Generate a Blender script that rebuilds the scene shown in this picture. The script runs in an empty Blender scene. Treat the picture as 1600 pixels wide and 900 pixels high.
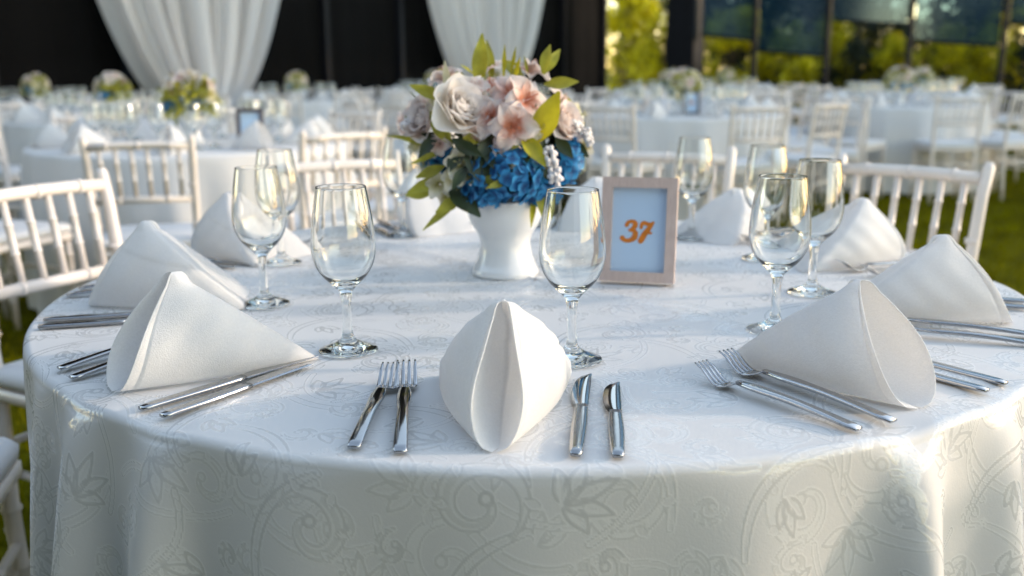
import bpy, math, random
import numpy as np
from mathutils import Vector, Matrix

S = bpy.context.scene
COL = S.collection
PI = math.pi
R_ = math.radians

# ------------------------------------------------------------------ camera
cam = bpy.data.cameras.new('camera')
cam_o = bpy.data.objects.new('camera', cam)
COL.objects.link(cam_o)
PITCH, ROLL = .2263, -.0079
TOP = .76                                   # table top height
cs, sn, cr, sr = math.cos(PITCH), math.sin(PITCH), math.cos(ROLL), math.sin(ROLL)
r0, u0, f0 = Vector((1, 0, 0)), Vector((0, sn, cs)), Vector((0, cs, -sn))
rx, ux = cr*r0 + sr*u0, -sr*r0 + cr*u0
M = Matrix.Identity(4)
for i in range(3):
    M[i][0], M[i][1], M[i][2] = rx[i], ux[i], -f0[i]
M[2][3] = TOP + .345
cam_o.matrix_world = M
cam.sensor_width = 36
cam.lens = 33.3
cam.clip_start, cam.clip_end = .05, 900
cam.dof.use_dof = True
cam.dof.focus_distance = 1.03
cam.dof.aperture_fstop = 3.7
cam.dof.aperture_blades = 0
S.camera = cam_o

# ------------------------------------------------------------------ light
SUN_EL, SUN_AZ = 14, 6                      # azimuth counted from +x towards +y
S.world = bpy.data.worlds.new('World')
S.world.use_nodes = True
wn = S.world.node_tree
bg = wn.nodes['Background']
sky = wn.nodes.new('ShaderNodeTexSky')
sky.sky_type = 'NISHITA'
sky.sun_disc = False
sky.sun_elevation = R_(SUN_EL)
sky.sun_rotation = R_(90 - SUN_AZ)
sky.air_density = 1.0
sky.dust_density = .4
sky.ozone_density = .3
wn.links.new(sky.outputs[0], bg.inputs[0])
bg.inputs[1].default_value = .15
sun = bpy.data.lights.new('sun', 'SUN')
sun.energy = .5
sun.angle = R_(2.5)
sun.color = (1, .92, .85)
sun_o = bpy.data.objects.new('sun', sun)
COL.objects.link(sun_o)
sd = Vector((math.cos(R_(SUN_AZ))*math.cos(R_(SUN_EL)), math.sin(R_(SUN_AZ))*math.cos(R_(SUN_EL)), math.sin(R_(SUN_EL))))
sun_o.rotation_euler = sd.to_track_quat('Z', 'Y').to_euler()
sun_o.location = sd*30
S.view_settings.view_transform = 'Standard'
S.view_settings.look = 'None'
S.view_settings.exposure = 2.16
S.view_settings.gamma = 1
S.view_settings.use_white_balance = True          # camera set to shade, as in the photograph
S.view_settings.white_balance_temperature = 7950
S.view_settings.white_balance_tint = 12
cy = S.cycles
cy.max_bounces = 16
cy.transmission_bounces = 14
cy.transparent_max_bounces = 24
cy.glossy_bounces = 6
cy.diffuse_bounces = 4
cy.caustics_refractive = True
cy.caustics_reflective = False
cy.blur_glossy = .6
cy.sample_clamp_indirect = 10
cy.use_denoising = True

random.seed(7)
rng = np.random.default_rng(11)

# ------------------------------------------------------------------ materials
MATS = {}
def mat(name, col, rough=.6, metal=0., spec=.5, bump=0., bscale=60., var=0., vscale=8., sheen=0., coat=0., trans=0.):
    m = bpy.data.materials.new(name)
    m.use_nodes = True
    nt = m.node_tree
    b = nt.nodes['Principled BSDF']
    b.inputs['Base Color'].default_value = (*col, 1)
    b.inputs['Roughness'].default_value = rough
    b.inputs['Metallic'].default_value = metal
    b.inputs['Specular IOR Level'].default_value = spec
    b.inputs['Sheen Weight'].default_value = sheen
    b.inputs['Coat Weight'].default_value = coat
    tc = nt.nodes.new('ShaderNodeTexCoord')
    if var:
        n = nt.nodes.new('ShaderNodeTexNoise')
        n.inputs['Scale'].default_value = vscale
        n.inputs['Detail'].default_value = 5
        nt.links.new(tc.outputs['Object'], n.inputs['Vector'])
        r = nt.nodes.new('ShaderNodeValToRGB')
        r.color_ramp.elements[0].position = .3
        r.color_ramp.elements[1].position = .7
        r.color_ramp.elements[0].color = (*[c*(1-var) for c in col], 1)
        r.color_ramp.elements[1].color = (*[min(1, c*(1+var)) for c in col], 1)
        nt.links.new(n.outputs['Fac'], r.inputs['Fac'])
        nt.links.new(r.outputs['Color'], b.inputs['Base Color'])
    if bump:
        n = nt.nodes.new('ShaderNodeTexNoise')
        n.inputs['Scale'].default_value = bscale
        n.inputs['Detail'].default_value = 3
        nt.links.new(tc.outputs['Object'], n.inputs['Vector'])
        bu = nt.nodes.new('ShaderNodeBump')
        bu.inputs['Strength'].default_value = bump
        bu.inputs['Distance'].default_value = .002
        nt.links.new(n.outputs['Fac'], bu.inputs['Height'])
        nt.links.new(bu.outputs['Normal'], b.inputs['Normal'])
    if trans:
        t = nt.nodes.new('ShaderNodeBsdfTranslucent')
        t.inputs['Color'].default_value = (*col, 1)
        if var:
            nt.links.new(r.outputs['Color'], t.inputs['Color'])
        mx = nt.nodes.new('ShaderNodeMixShader')
        mx.inputs[0].default_value = trans
        nt.links.new(b.outputs[0], mx.inputs[1])
        nt.links.new(t.outputs[0], mx.inputs[2])
        nt.links.new(mx.outputs[0], nt.nodes['Material Output'].inputs[0])
    MATS[name] = m
    return m

def glass_mat(name, rough=0.):
    m = bpy.data.materials.new(name)
    m.use_nodes = True
    nt = m.node_tree
    nt.nodes.remove(nt.nodes['Principled BSDF'])
    g = nt.nodes.new('ShaderNodeBsdfGlass')
    g.inputs['Color'].default_value = (.985, .99, .985, 1)
    g.inputs['Roughness'].default_value = rough
    g.inputs['IOR'].default_value = 1.5
    nt.links.new(g.outputs[0], nt.nodes['Material Output'].inputs[0])
    MATS[name] = m
    return m

def cloth_mat():
    m = bpy.data.materials.new('damask')
    m.use_nodes = True
    nt = m.node_tree
    L = nt.links.new
    b = nt.nodes['Principled BSDF']
    at = nt.nodes.new('ShaderNodeAttribute'); at.attribute_name = 'damask'
    tc = nt.nodes.new('ShaderNodeTexCoord')
    cr_ = nt.nodes.new('ShaderNodeValToRGB')
    e = cr_.color_ramp.elements
    e[0].position = 0; e[0].color = (.630, .624, .622, 1)
    e[1].position = 1; e[1].color = (.535, .535, .54, 1)
    k_ = e.new(.42); k_.color = (.69, .688, .688, 1)
    k_ = e.new(.66); k_.color = (.635, .633, .633, 1)
    L(at.outputs['Fac'], cr_.inputs[0])
    L(cr_.outputs[0], b.inputs['Base Color'])
    mr = nt.nodes.new('ShaderNodeMapRange')
    mr.inputs['From Max'].default_value = .6
    mr.inputs['To Min'].default_value = .62
    mr.inputs['To Max'].default_value = .24
    L(at.outputs['Fac'], mr.inputs['Value'])
    L(mr.outputs[0], b.inputs['Roughness'])
    ms = nt.nodes.new('ShaderNodeMapRange')
    ms.inputs['From Max'].default_value = .6
    ms.inputs['To Min'].default_value = .35
    ms.inputs['To Max'].default_value = .95
    L(at.outputs['Fac'], ms.inputs['Value'])
    L(ms.outputs[0], b.inputs['Specular IOR Level'])
    b.inputs['Sheen Weight'].default_value = .12
    b1 = nt.nodes.new('ShaderNodeBump')
    b1.inputs['Strength'].default_value = .22
    b1.inputs['Distance'].default_value = .0005
    L(at.outputs['Fac'], b1.inputs['Height'])
    n = nt.nodes.new('ShaderNodeTexNoise')
    n.inputs['Scale'].default_value = 420
    n.inputs['Detail'].default_value = 2
    mp = nt.nodes.new('ShaderNodeMapping')
    mp.inputs['Scale'].default_value = (1, .55, 1)
    L(tc.outputs['Object'], mp.inputs['Vector'])
    L(mp.outputs[0], n.inputs['Vector'])
    b2 = nt.nodes.new('ShaderNodeBump')
    b2.inputs['Strength'].default_value = .13
    b2.inputs['Distance'].default_value = .001
    L(n.outputs['Fac'], b2.inputs['Height'])
    L(b1.outputs[0], b2.inputs['Normal'])
    n3 = nt.nodes.new('ShaderNodeTexNoise')
    n3.inputs['Scale'].default_value = 9
    n3.inputs['Detail'].default_value = 4
    L(tc.outputs['Object'], n3.inputs['Vector'])
    b3 = nt.nodes.new('ShaderNodeBump')
    b3.inputs['Strength'].default_value = .07
    b3.inputs['Distance'].default_value = .01
    L(n3.outputs['Fac'], b3.inputs['Height'])
    L(b2.outputs[0], b3.inputs['Normal'])
    L(b3.outputs[0], b.inputs['Normal'])
    MATS['damask'] = m
    return m

def wood_mat():
    m = bpy.data.materials.new('ash_wood')
    m.use_nodes = True
    nt = m.node_tree
    L = nt.links.new
    b = nt.nodes['Principled BSDF']
    tc = nt.nodes.new('ShaderNodeTexCoord')
    mp = nt.nodes.new('ShaderNodeMapping')
    mp.inputs['Scale'].default_value = (60, 60, 9)
    n = nt.nodes.new('ShaderNodeTexNoise')
    n.inputs['Scale'].default_value = 4
    n.inputs['Detail'].default_value = 6
    r = nt.nodes.new('ShaderNodeValToRGB')
    r.color_ramp.elements[0].position = .35
    r.color_ramp.elements[1].position = .68
    r.color_ramp.elements[0].color = (.58, .43, .375, 1)
    r.color_ramp.elements[1].color = (.66, .51, .455, 1)
    L(tc.outputs['Object'], mp.inputs[0]); L(mp.outputs[0], n.inputs['Vector'])
    L(n.outputs['Fac'], r.inputs[0]); L(r.outputs[0], b.inputs['Base Color'])
    b.inputs['Roughness'].default_value = .5
    MATS['ash_wood'] = m
    return m

def attr_mat(name, c0, c1, rough=.6, trans=.25, attr='petal', c2=None):
    """colour runs from c0 at a petal's base to c1 at its tip"""
    m = bpy.data.materials.new(name)
    m.use_nodes = True
    nt = m.node_tree
    L = nt.links.new
    b = nt.nodes['Principled BSDF']
    a = nt.nodes.new('ShaderNodeAttribute'); a.attribute_name = attr
    tc = nt.nodes.new('ShaderNodeTexCoord')
    n = nt.nodes.new('ShaderNodeTexNoise'); n.inputs['Scale'].default_value = 70; n.inputs['Detail'].default_value = 3
    L(tc.outputs['Object'], n.inputs['Vector'])
    ad = nt.nodes.new('ShaderNodeMath'); ad.operation = 'MULTIPLY_ADD'
    ad.inputs[1].default_value = .7; ad.inputs[2].default_value = -.35
    L(n.outputs['Fac'], ad.inputs[0])
    su = nt.nodes.new('ShaderNodeMath'); su.operation = 'ADD'
    L(a.outputs['Fac'], su.inputs[0]); L(ad.outputs[0], su.inputs[1])
    r = nt.nodes.new('ShaderNodeValToRGB')
    r.color_ramp.elements[0].position = .1
    r.color_ramp.elements[1].position = .75
    r.color_ramp.elements[0].color = (*c0, 1)
    r.color_ramp.elements[1].color = (*c1, 1)
    if c2:
        e = r.color_ramp.elements.new(.45); e.color = (*c2, 1)
    L(su.outputs[0], r.inputs[0]); L(r.outputs[0], b.inputs['Base Color'])
    b.inputs['Roughness'].default_value = rough
    t = nt.nodes.new('ShaderNodeBsdfTranslucent')
    L(r.outputs[0], t.inputs['Color'])
    mx = nt.nodes.new('ShaderNodeMixShader'); mx.inputs[0].default_value = trans
    L(b.outputs[0], mx.inputs[1]); L(t.outputs[0], mx.inputs[2])
    L(mx.outputs[0], nt.nodes['Material Output'].inputs[0])
    MATS[name] = m
    return m

def tinted_mat():
    m = bpy.data.materials.new('tinted_clear')
    m.use_nodes = True
    nt = m.node_tree
    L = nt.links.new
    nt.nodes.remove(nt.nodes['Principled BSDF'])
    t = nt.nodes.new('ShaderNodeBsdfTransparent')
    t.inputs[0].default_value = (.13, .22, .30, 1)
    g = nt.nodes.new('ShaderNodeBsdfGlossy')
    g.inputs['Color'].default_value = (.55, .75, .95, 1)
    g.inputs['Roughness'].default_value = .12
    f = nt.nodes.new('ShaderNodeFresnel'); f.inputs[0].default_value = 1.5
    ad = nt.nodes.new('ShaderNodeMath'); ad.operation = 'ADD'; ad.inputs[1].default_value = .05
    L(f.outputs[0], ad.inputs[0])
    mx = nt.nodes.new('ShaderNodeMixShader')
    L(ad.outputs[0], mx.inputs[0])
    L(t.outputs[0], mx.inputs[1]); L(g.outputs[0], mx.inputs[2])
    df = nt.nodes.new('ShaderNodeBsdfDiffuse'); df.inputs[0].default_value = (.03, .17, .32, 1)
    mx2 = nt.nodes.new('ShaderNodeMixShader'); mx2.inputs[0].default_value = .12
    L(mx.outputs[0], mx2.inputs[1]); L(df.outputs[0], mx2.inputs[2])
    L(mx2.outputs[0], nt.nodes['Material Output'].inputs[0])
    MATS['tinted_clear'] = m
    return m

cloth_mat(); wood_mat(); glass_mat('wine_glass'); tinted_mat()
mat('plain_cloth', (.66, .655, .655), .7, sheen=.1, bump=.2, bscale=200)
mat('napkin', (.90, .89, .885), .75, spec=.3, sheen=.25, bump=.38, bscale=650, trans=.38, var=.035, vscale=420)
mat('steel', (.47, .47, .48), .08, metal=1, bump=.03, bscale=30)
mat('steel_satin', (.43, .43, .44), .15, metal=1, bump=.05, bscale=80)
mat('chair_paint', (.82, .74, .685), .32, spec=.5, coat=.15, var=.05, vscale=14)
mat('seat_pad', (.68, .68, .69), .7, bump=.3, bscale=120)
mat('ceramic', (.80, .80, .80), .16, spec=.5, coat=.4, var=.02, vscale=20)
mat('card', (.50, .67, .85), .55)  # blue sky reflection on the frame front, put into the card colour
mat('orange_ink', (.72, .20, .02), .6, var=.12, vscale=120)
mat('dark_frame', (.10, .08, .09), .4)
mat('black_fabric', (.0034, .0032, .0034), .8, spec=.08, var=.35, vscale=1.2, bump=.3, bscale=14)
mat('dark_metal', (.007, .008, .012), .5, spec=.2, var=.2, vscale=5)
mat('voile', (.90, .88, .87), .7, sheen=.3, trans=.42, bump=.15, bscale=60)
mat('bark', (.09, .065, .045), .9, var=.4, vscale=6, bump=.8, bscale=18)
mat('leaf_olive', (.40, .38, .05), .5, var=.35, vscale=30, trans=.35)
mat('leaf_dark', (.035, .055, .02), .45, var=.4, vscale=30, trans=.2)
mat('leaf_yellow', (.50, .44, .03), .5, var=.3, vscale=30, trans=.4)
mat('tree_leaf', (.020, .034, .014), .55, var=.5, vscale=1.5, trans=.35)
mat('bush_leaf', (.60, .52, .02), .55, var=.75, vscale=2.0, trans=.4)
mat('stem_green', (.12, .14, .04), .6)
mat('grass_blade', (.16, .155, .003), .8, spec=.08, var=.5, vscale=3, trans=.35)
mat('lawn_soil', (.085, .080, .003), .95, spec=.04, var=.5, vscale=9, bump=1, bscale=60)
mat('ply', (.35, .26, .17), .7, var=.15, vscale=12)
attr_mat('rose_petal', (.88, .76, .62), (.93, .89, .86), .6, .6)
attr_mat('lily_petal', (.70, .26, .15), (.90, .80, .77), .55, .42, c2=(.87, .68, .62))
attr_mat('pale_petal', (.74, .50, .44), (.88, .80, .77), .55, .35)
attr_mat('cream_petal', (.66, .60, .26), (.86, .81, .68), .6, .35)
attr_mat('blue_petal', (.006, .08, .24), (.012, .30, .60), .55, .3, c2=(.008, .18, .42))
attr_mat('rose_palepink', (.84, .62, .54), (.90, .82, .79), .6, .38)
mat('filler_white', (.80, .75, .74), .8, bump=.6, bscale=260)

# ------------------------------------------------------------------ mesh helpers
def mesh(name, verts, faces, smooth=True, attr=None):
    me = bpy.data.meshes.new(name)
    me.from_pydata([tuple(v) for v in verts], [], [tuple(f) for f in faces])
    if smooth:
        me.polygons.foreach_set('use_smooth', [True]*len(me.polygons))
    if attr:
        for k, v in attr.items():
            a = me.attributes.new(k, 'FLOAT', 'POINT')
            a.data.foreach_set('value', np.asarray(v, dtype=np.float32))
    me.update()
    return me

class MB:
    """collects shapes into one mesh"""
    def __init__(self): self.v, self.f, self.a = [], [], []
    def add(self, v, f, a=None):
        o = len(self.v)
        self.v += [tuple(p) for p in v]
        self.f += [tuple(i+o for i in q) for q in f]
        self.a += list(a) if a is not None else [0.]*len(v)
        return self
    def box(self, c, s, rot=None):
        hx, hy, hz = s[0]/2, s[1]/2, s[2]/2
        v = [Vector((x, y, z)) for x in (-hx, hx) for y in (-hy, hy) for z in (-hz, hz)]
        if rot: v = [rot @ p for p in v]
        v = [p + Vector(c) for p in v]
        return self.add(v, [(0, 1, 3, 2), (4, 6, 7, 5), (0, 4, 5, 1), (2, 3, 7, 6), (0, 2, 6, 4), (1, 5, 7, 3)])
    def tube(self, pts, rad, n=8, cap=True):
        pts = [Vector(p) for p in pts]
        if not hasattr(rad, '__len__'): rad = [rad]*len(pts)
        v, f = [], []
        up = Vector((0, 0, 1))
        for i, p in enumerate(pts):
            t = (pts[min(i+1, len(pts)-1)] - pts[max(i-1, 0)]).normalized()
            a = t.cross(up if abs(t.z) < .95 else Vector((1, 0, 0))).normalized()
            b = t.cross(a)
            for k in range(n):
                w = 2*PI*k/n
                v.append(p + rad[i]*(math.cos(w)*a + math.sin(w)*b))
        for i in range(len(pts)-1):
            for k in range(n):
                f.append((i*n+k, i*n+(k+1) % n, (i+1)*n+(k+1) % n, (i+1)*n+k))
        if cap:
            f.append(tuple(range(n))[::-1]); f.append(tuple((len(pts)-1)*n+k for k in range(n)))
        return self.add(v, f)
    def lathe(self, prof, n=32, closed=False, c=(0, 0, 0)):
        v, f = [], []
        for r, z in prof:
            for k in range(n):
                w = 2*PI*k/n
                v.append((c[0]+r*math.cos(w), c[1]+r*math.sin(w), c[2]+z))
        m = len(prof)
        for i in range(m if closed else m-1):
            j = (i+1) % m
            for k in range(n):
                f.append((i*n+k, i*n+(k+1) % n, j*n+(k+1) % n, j*n+k))
        return self.add(v, f)
    def loft(self, secs, cap=True):
        """secs: rings of the same number of points"""
        n = len(secs[0]); v = [p for s in secs for p in s]; f = []
        for i in range(len(secs)-1):
            for k in range(n):
                f.append((i*n+k, i*n+(k+1) % n, (i+1)*n+(k+1) % n, (i+1)*n+k))
        if cap:
            f.append(tuple(range(n))[::-1]); f.append(tuple((len(secs)-1)*n+k for k in range(n)))
        return self.add(v, f)
    def mesh(self, name, smooth=True, attr=None):
        return mesh(name, self.v, self.f, smooth, {attr: self.a} if attr else None)

def obj(name, me, m, parent=None, loc=(0, 0, 0), rot=(0, 0, 0)):
    o = bpy.data.objects.new(name, me)
    COL.objects.link(o)
    if m and not me.materials: me.materials.append(MATS[m])
    o.location = loc; o.rotation_euler = rot
    if parent: o.parent = parent
    return o

def tag(o, label=None, cat=None, group=None, kind=None):
    if label: o['label'] = label
    if cat: o['category'] = cat
    if group: o['group'] = group
    if kind: o['kind'] = kind
    return o

def empty(name, label, cat, loc=(0, 0, 0), rz=0., group=None):
    o = bpy.data.objects.new(name, None)
    o.empty_display_size = .05
    COL.objects.link(o)
    o.location = loc; o.rotation_euler = (0, 0, rz)
    return tag(o, label, cat, group)

KIDS = {}
def kids(o):
    if o not in KIDS: KIDS[o] = [c for c in bpy.data.objects if c.parent == o]
    return KIDS[o]

def dup(src, loc, rz=0., label=None, group=None, tree=None):
    """copy of a thing with copies of its parts and sub-parts"""
    c = src.copy(); COL.objects.link(c)
    c.location = loc; c.rotation_euler = (0, 0, rz)
    if label: c['label'] = label
    if group: c['group'] = group
    for ch in kids(src):
        d = ch.copy(); COL.objects.link(d); d.parent = c
        for g in kids(ch):
            e = g.copy(); COL.objects.link(e); e.parent = d
    return c

def auto_smooth(me, deg=40):
    """keep hard edges hard on a smooth shaded mesh"""
    import bmesh
    b = bmesh.new(); b.from_mesh(me)
    for e in b.edges:
        if len(e.link_faces) == 2 and e.calc_face_angle(0) > R_(deg): e.smooth = False
    b.to_mesh(me); b.free()
    return me

# ------------------------------------------------------------------ setting: ground
gm = MB()
gm.add([(-300, -300, 0), (300, -300, 0), (300, 300, 0), (-300, 300, 0)], [(0, 1, 2, 3)])
tag(obj('ground', gm.mesh('ground', False), 'lawn_soil'), kind='structure')

def grass():
    n = 150000
    x = rng.uniform(-6, 7, n); y = .6 + 10.5*rng.random(n)**1.25
    d = rng.uniform(0, 2*PI, n); h = rng.uniform(.025, .06, n); w = rng.uniform(.003, .006, n)
    lean = rng.uniform(0, .03, n); ld = rng.uniform(0, 2*PI, n)
    v = np.zeros((n, 3, 3), np.float32)
    v[:, 0] = np.c_[x - w*np.cos(d), y - w*np.sin(d), np.zeros(n)]
    v[:, 1] = np.c_[x + w*np.cos(d), y + w*np.sin(d), np.zeros(n)]
    v[:, 2] = np.c_[x + lean*np.cos(ld), y + lean*np.sin(ld), h]
    me = bpy.data.meshes.new('grass')
    me.vertices.add(3*n); me.vertices.foreach_set('co', v.ravel())
    me.loops.add(3*n); me.loops.foreach_set('vertex_index', np.arange(3*n))
    me.polygons.add(n); me.polygons.foreach_set('loop_start', np.arange(0, 3*n, 3))
    me.update()
    me.validate()
    tag(obj('grass', me, 'grass_blade'), 'short yellowish green lawn grass around the tables', 'grass', kind='stuff')
grass()

# ------------------------------------------------------------------ tent walls
W0, W1 = Vector((-4.26, 12.5, 0)), Vector((2.0, 21.3, 0))     # long black wall
wd = (W1 - W0).normalized()
wl0 = W0 - wd*9.0
wlen = (W1 - wl0).length
WH = 9.5
wall = empty('black_tent_wall', 'tall black fabric tent wall behind the white curtains', 'tent wall', wl0, math.atan2(wd.y, wd.x))
npan = 12
pw = wlen/npan
pm = MB()
nx_, nz_ = 14, 10
vv = [(.03 + (pw-.06)*i/nx_, .02*math.sin(i*1.7)*(1-j/nz_) + .012*math.sin(i*.9+j), .02+(WH-.04)*j/nz_) for j in range(nz_+1) for i in range(nx_+1)]
ff = [(j*(nx_+1)+i, j*(nx_+1)+i+1, (j+1)*(nx_+1)+i+1, (j+1)*(nx_+1)+i) for j in range(nz_) for i in range(nx_)]
pm.add(vv, ff)
pme = pm.mesh('wall_panel')
poste = MB().box((0, -.05, WH/2), (.09, .11, WH)).mesh('wall_post', False)
for k in range(npan):
    obj('wall_panel', pme, 'black_fabric', wall, (k*pw, 0, 0))
for k in range(npan+1):
    obj('wall_post', poste, 'dark_metal', wall, (k*pw, 0, 0))
obj('top_beam', MB().box((wlen/2, 0, WH+.06), (wlen+.1, .12, .12)).mesh('top_beam', False), 'dark_metal', wall)

gd = Vector((wd.y, -wd.x, 0))                                   # right hand wall, at a right angle
gw = empty('glazed_tent_wall', 'blue tinted tent wall panels rolled up above the sunlit shrubs', 'tent wall', W1, math.atan2(gd.y, gd.x))
GH = 9.5
ts = [2.0, 3.46, 4.89, 6.37, 7.9, 9.5, 11.1, 12.7, 14.3]
gp = MB().box((0, 0, GH/2), (.085, .10, GH)).mesh('wall_post', False)
obj('corner_pillar', MB().box((1.95, .05, GH/2), (.62, .5, GH)).mesh('corner_pillar', False), 'dark_metal', gw)
for t in ts[1:]:
    obj('wall_post', gp, 'dark_metal', gw, (t, 0, 0))
for a, b, zr in zip(ts[:-1], ts[1:], (1.75, 1.42, 1.95, 1.55, 1.8, 1.45, 1.7, 1.5)):
    a2 = a + (.33 if a == 2.0 else .07)
    obj('tinted_panel', MB().add([(a2, .02, zr+.04), (b-.07, .02, zr-.08), (b-.07, .02, GH-.1), (a2, .02, GH-.1)], [(0, 1, 2, 3)]).mesh('tinted_panel', False), 'tinted_clear', gw)
    obj('roller', MB().tube([(a2, .03, zr+.02), (b-.07, .03, zr-.10)], .03, 8).mesh('roller'), 'dark_metal', gw)
bw_ = empty('black_tent_wall', 'unseen black tent wall added on the near side to dim the sky light', 'tent wall', Vector((-9.6, 2.3, 0)), math.atan2(gd.y, gd.x))  # unseen wall, added to keep sky light off the cloth front
for k in range(10): obj('wall_panel', pme, 'black_fabric', bw_, (k*pw, 0, 0)).scale.z = .46
for k in range(11): obj('wall_post', poste, 'dark_metal', bw_, (k*pw, 0, 0)).scale.z = .46
obj('top_beam', MB().box((7.2, 0, GH+.07), (15.2, .16, .14)).mesh('top_beam', False), 'dark_metal', gw)

# ------------------------------------------------------------------ curtains
def curtain(cx, cy_, ang, label, seed, wide=1.0):
    root = empty('gathered_curtain', label, 'curtain', (cx, cy_, 0), ang, 'white swagged curtains on the black wall')
    rr = random.Random(seed)
    nu, nz = 220, 60
    ph = [rr.uniform(0, 6.28) for _ in range(4)]
    v, f = [], []
    for j in range(nz+1):
        q = j/nz
        z = .74 + 4.1*q**1.6
        w = min(3.0, 2.55*max(.0015, (z-.74)/1.85)**.40)*wide
        if z > 3.4: w = 3.0*wide
        for i in range(nu+1):
            u = i/nu*2-1
            uu = u + .03*math.sin(3*u+ph[0])
            dz = -.22*(1-q)**2*u*u + .0
            am = .035 + .055*(1-q)
            uu = uu + .05*math.sin(5*uu+ph[2]) + .035*math.sin(11*uu+ph[1])
            y = am*1.7*(math.sin(uu*19+ph[1]) + .6*math.sin(uu*31+ph[2]+q*2) + .3*math.sin(uu*53+ph[3])) - .18*(1-q)*(1-u*u)
            xo = .012*math.sin(uu*52+ph[3])
            v.append((u*w/2 + xo, y, max(.35, z+dz)))
    for j in range(nz):
        for i in range(nu):
            a = j*(nu+1)+i
            f.append((a, a+1, a+nu+2, a+nu+1))
    obj('drape', mesh('drape', v, f), 'voile', root)
    tie = MB().lathe([(.30, -.05), (.33, 0), (.30, .05)], 24, c=(0, -.05, 0))
    tv = [(x*.55, y*.4, z+.70) for x, y, z in tie.v]
    obj('tieback', mesh('tieback', tv, tie.f), 'voile', root)
    tl = MB()
    for j in range(2): pass
    v, f = [], []
    for j in range(9):
        z = .72 - .70*j/8
        w = .32 + .35*(j/8)
        for i in range(61):
            u = i/60*2-1
            v.append((u*w/2, -.05 + .05*math.sin(u*24+ph[1]), z))
    for j in range(8):
        for i in range(60):
            a = j*61+i; f.append((a, a+1, a+62, a+61))
    obj('tail', mesh('tail', v, f), 'voile', root)
    rod = MB().tube([(-1.7*wide, 0, 4.86), (1.7*wide, 0, 4.86)], .025, 10)
    for s in (-1.65, 1.65): rod.tube([(s*wide, 0, 4.86), (s*wide, .9, 4.95)], .015, 8)
    obj('curtain_rod', rod.mesh('curtain_rod'), 'dark_metal', root)
curtain(-4.26+.42, 12.5-.52, R_(46), 'wide white gathered curtain nearer the dark left corner', 3)
curtain(-.52+.10, 17.8-.90, R_(46), 'white gathered curtain rising behind the blue and pink bouquet', 5, 1.12)

# ------------------------------------------------------------------ trees and shrubs beyond the wall
def tree_meshes(seed, h, cr_, ch, n, leaf, trunk_r, base):
    rr = np.random.default_rng(seed)
    t = MB()
    rq = random.Random(seed)
    p = Vector((0, 0, 0)); pts = [p.copy()]; rad = [trunk_r*1.25]
    for k in range(6):
        p = p + Vector((rq.uniform(-.06, .06)*h*.3, rq.uniform(-.06, .06)*h*.3, h*.8/6)); pts.append(p.copy()); rad.append(trunk_r*(1-.13*(k+1)))
    t.tube(pts, rad, 9)
    cl = []
    for k in range(16):
        a = rq.uniform(0, 6.28); zz = base + (h-base)*rq.uniform(.05, .98)
        s = math.sin(min(1, max(0, (zz-base)/(h-base)))*PI*.85 + .3)
        r = cr_*max(.25, s)*rq.uniform(.35, .95)
        c = Vector((math.cos(a)*r, math.sin(a)*r, zz))
        cl.append((c, cr_*rq.uniform(.28, .5)))
        j = min(6, max(1, int(zz/h*5)))
        m_ = (pts[j]+c)/2 + Vector((0, 0, -.08*h))
        t.tube([pts[j], m_, c], [trunk_r*.4, trunk_r*.25, trunk_r*.08], 6)
    per = n//len(cl)
    V = []
    for c, r in cl:
        d = rr.normal(size=(per, 3)); d /= np.linalg.norm(d, axis=1)[:, None]
        q = d*(r*rr.random((per, 1))**.45) + np.array(c)
        V.append(q)
    C = np.concatenate(V); C[:, 2] = np.maximum(C[:, 2], .08)
    m = len(C)
    a = rr.normal(size=(m, 3)); a /= np.linalg.norm(a, axis=1)[:, None]
    b = np.cross(a, rr.normal(size=(m, 3))); b /= np.linalg.norm(b, axis=1)[:, None]
    L = leaf*rr.uniform(.6, 1.3, (m, 1))
    Q = np.stack([C-a*L, C+b*L*.45, C+a*L, C-b*L*.45], 1).reshape(-1, 3)
    me = bpy.data.meshes.new('crown')
    me.vertices.add(4*m); me.vertices.foreach_set('co', Q.astype(np.float32).ravel())
    me.loops.add(4*m); me.loops.foreach_set('vertex_index', np.arange(4*m))
    me.polygons.add(m); me.polygons.foreach_set('loop_start', np.arange(0, 4*m, 4))
    me.update(); me.validate()
    return t.mesh('trunk'), me

def plant_proto(name, label, cat, seed, h, cr_, n, leaf, trunk_r, base, lm, group, loc, rz=0.):
    tm, cm = tree_meshes(seed, h, cr_, None, n, leaf, trunk_r, base)
    root = empty(name, label, cat, loc, rz, group)
    obj('trunk', tm, 'bark', root); obj('crown', cm, lm, root)
    return root
TG = 'trees beyond the tinted tent wall'
BG = 'shrubs beyond the tinted tent wall'
TL = 'dark leafy tree seen through the blue tinted tent wall'
BL = 'sunlit yellow green shrub behind the open foot of the tinted tent wall'
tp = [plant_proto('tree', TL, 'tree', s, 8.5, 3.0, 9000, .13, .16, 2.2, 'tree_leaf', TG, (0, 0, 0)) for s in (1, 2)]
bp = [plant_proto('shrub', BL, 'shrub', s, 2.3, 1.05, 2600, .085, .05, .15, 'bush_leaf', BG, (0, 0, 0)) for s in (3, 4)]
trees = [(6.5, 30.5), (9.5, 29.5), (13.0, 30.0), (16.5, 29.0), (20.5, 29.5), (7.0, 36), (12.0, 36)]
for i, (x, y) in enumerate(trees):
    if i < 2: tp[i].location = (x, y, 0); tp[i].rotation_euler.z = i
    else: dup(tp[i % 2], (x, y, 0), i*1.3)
shr = [(5.6, 24.2), (7.2, 23.0), (8.6, 22.1), (9.8, 20.9), (11.4, 19.8), (12.6, 18.7), (6.6, 26.2), (9.2, 24.3), (11.0, 22.6)]
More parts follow.
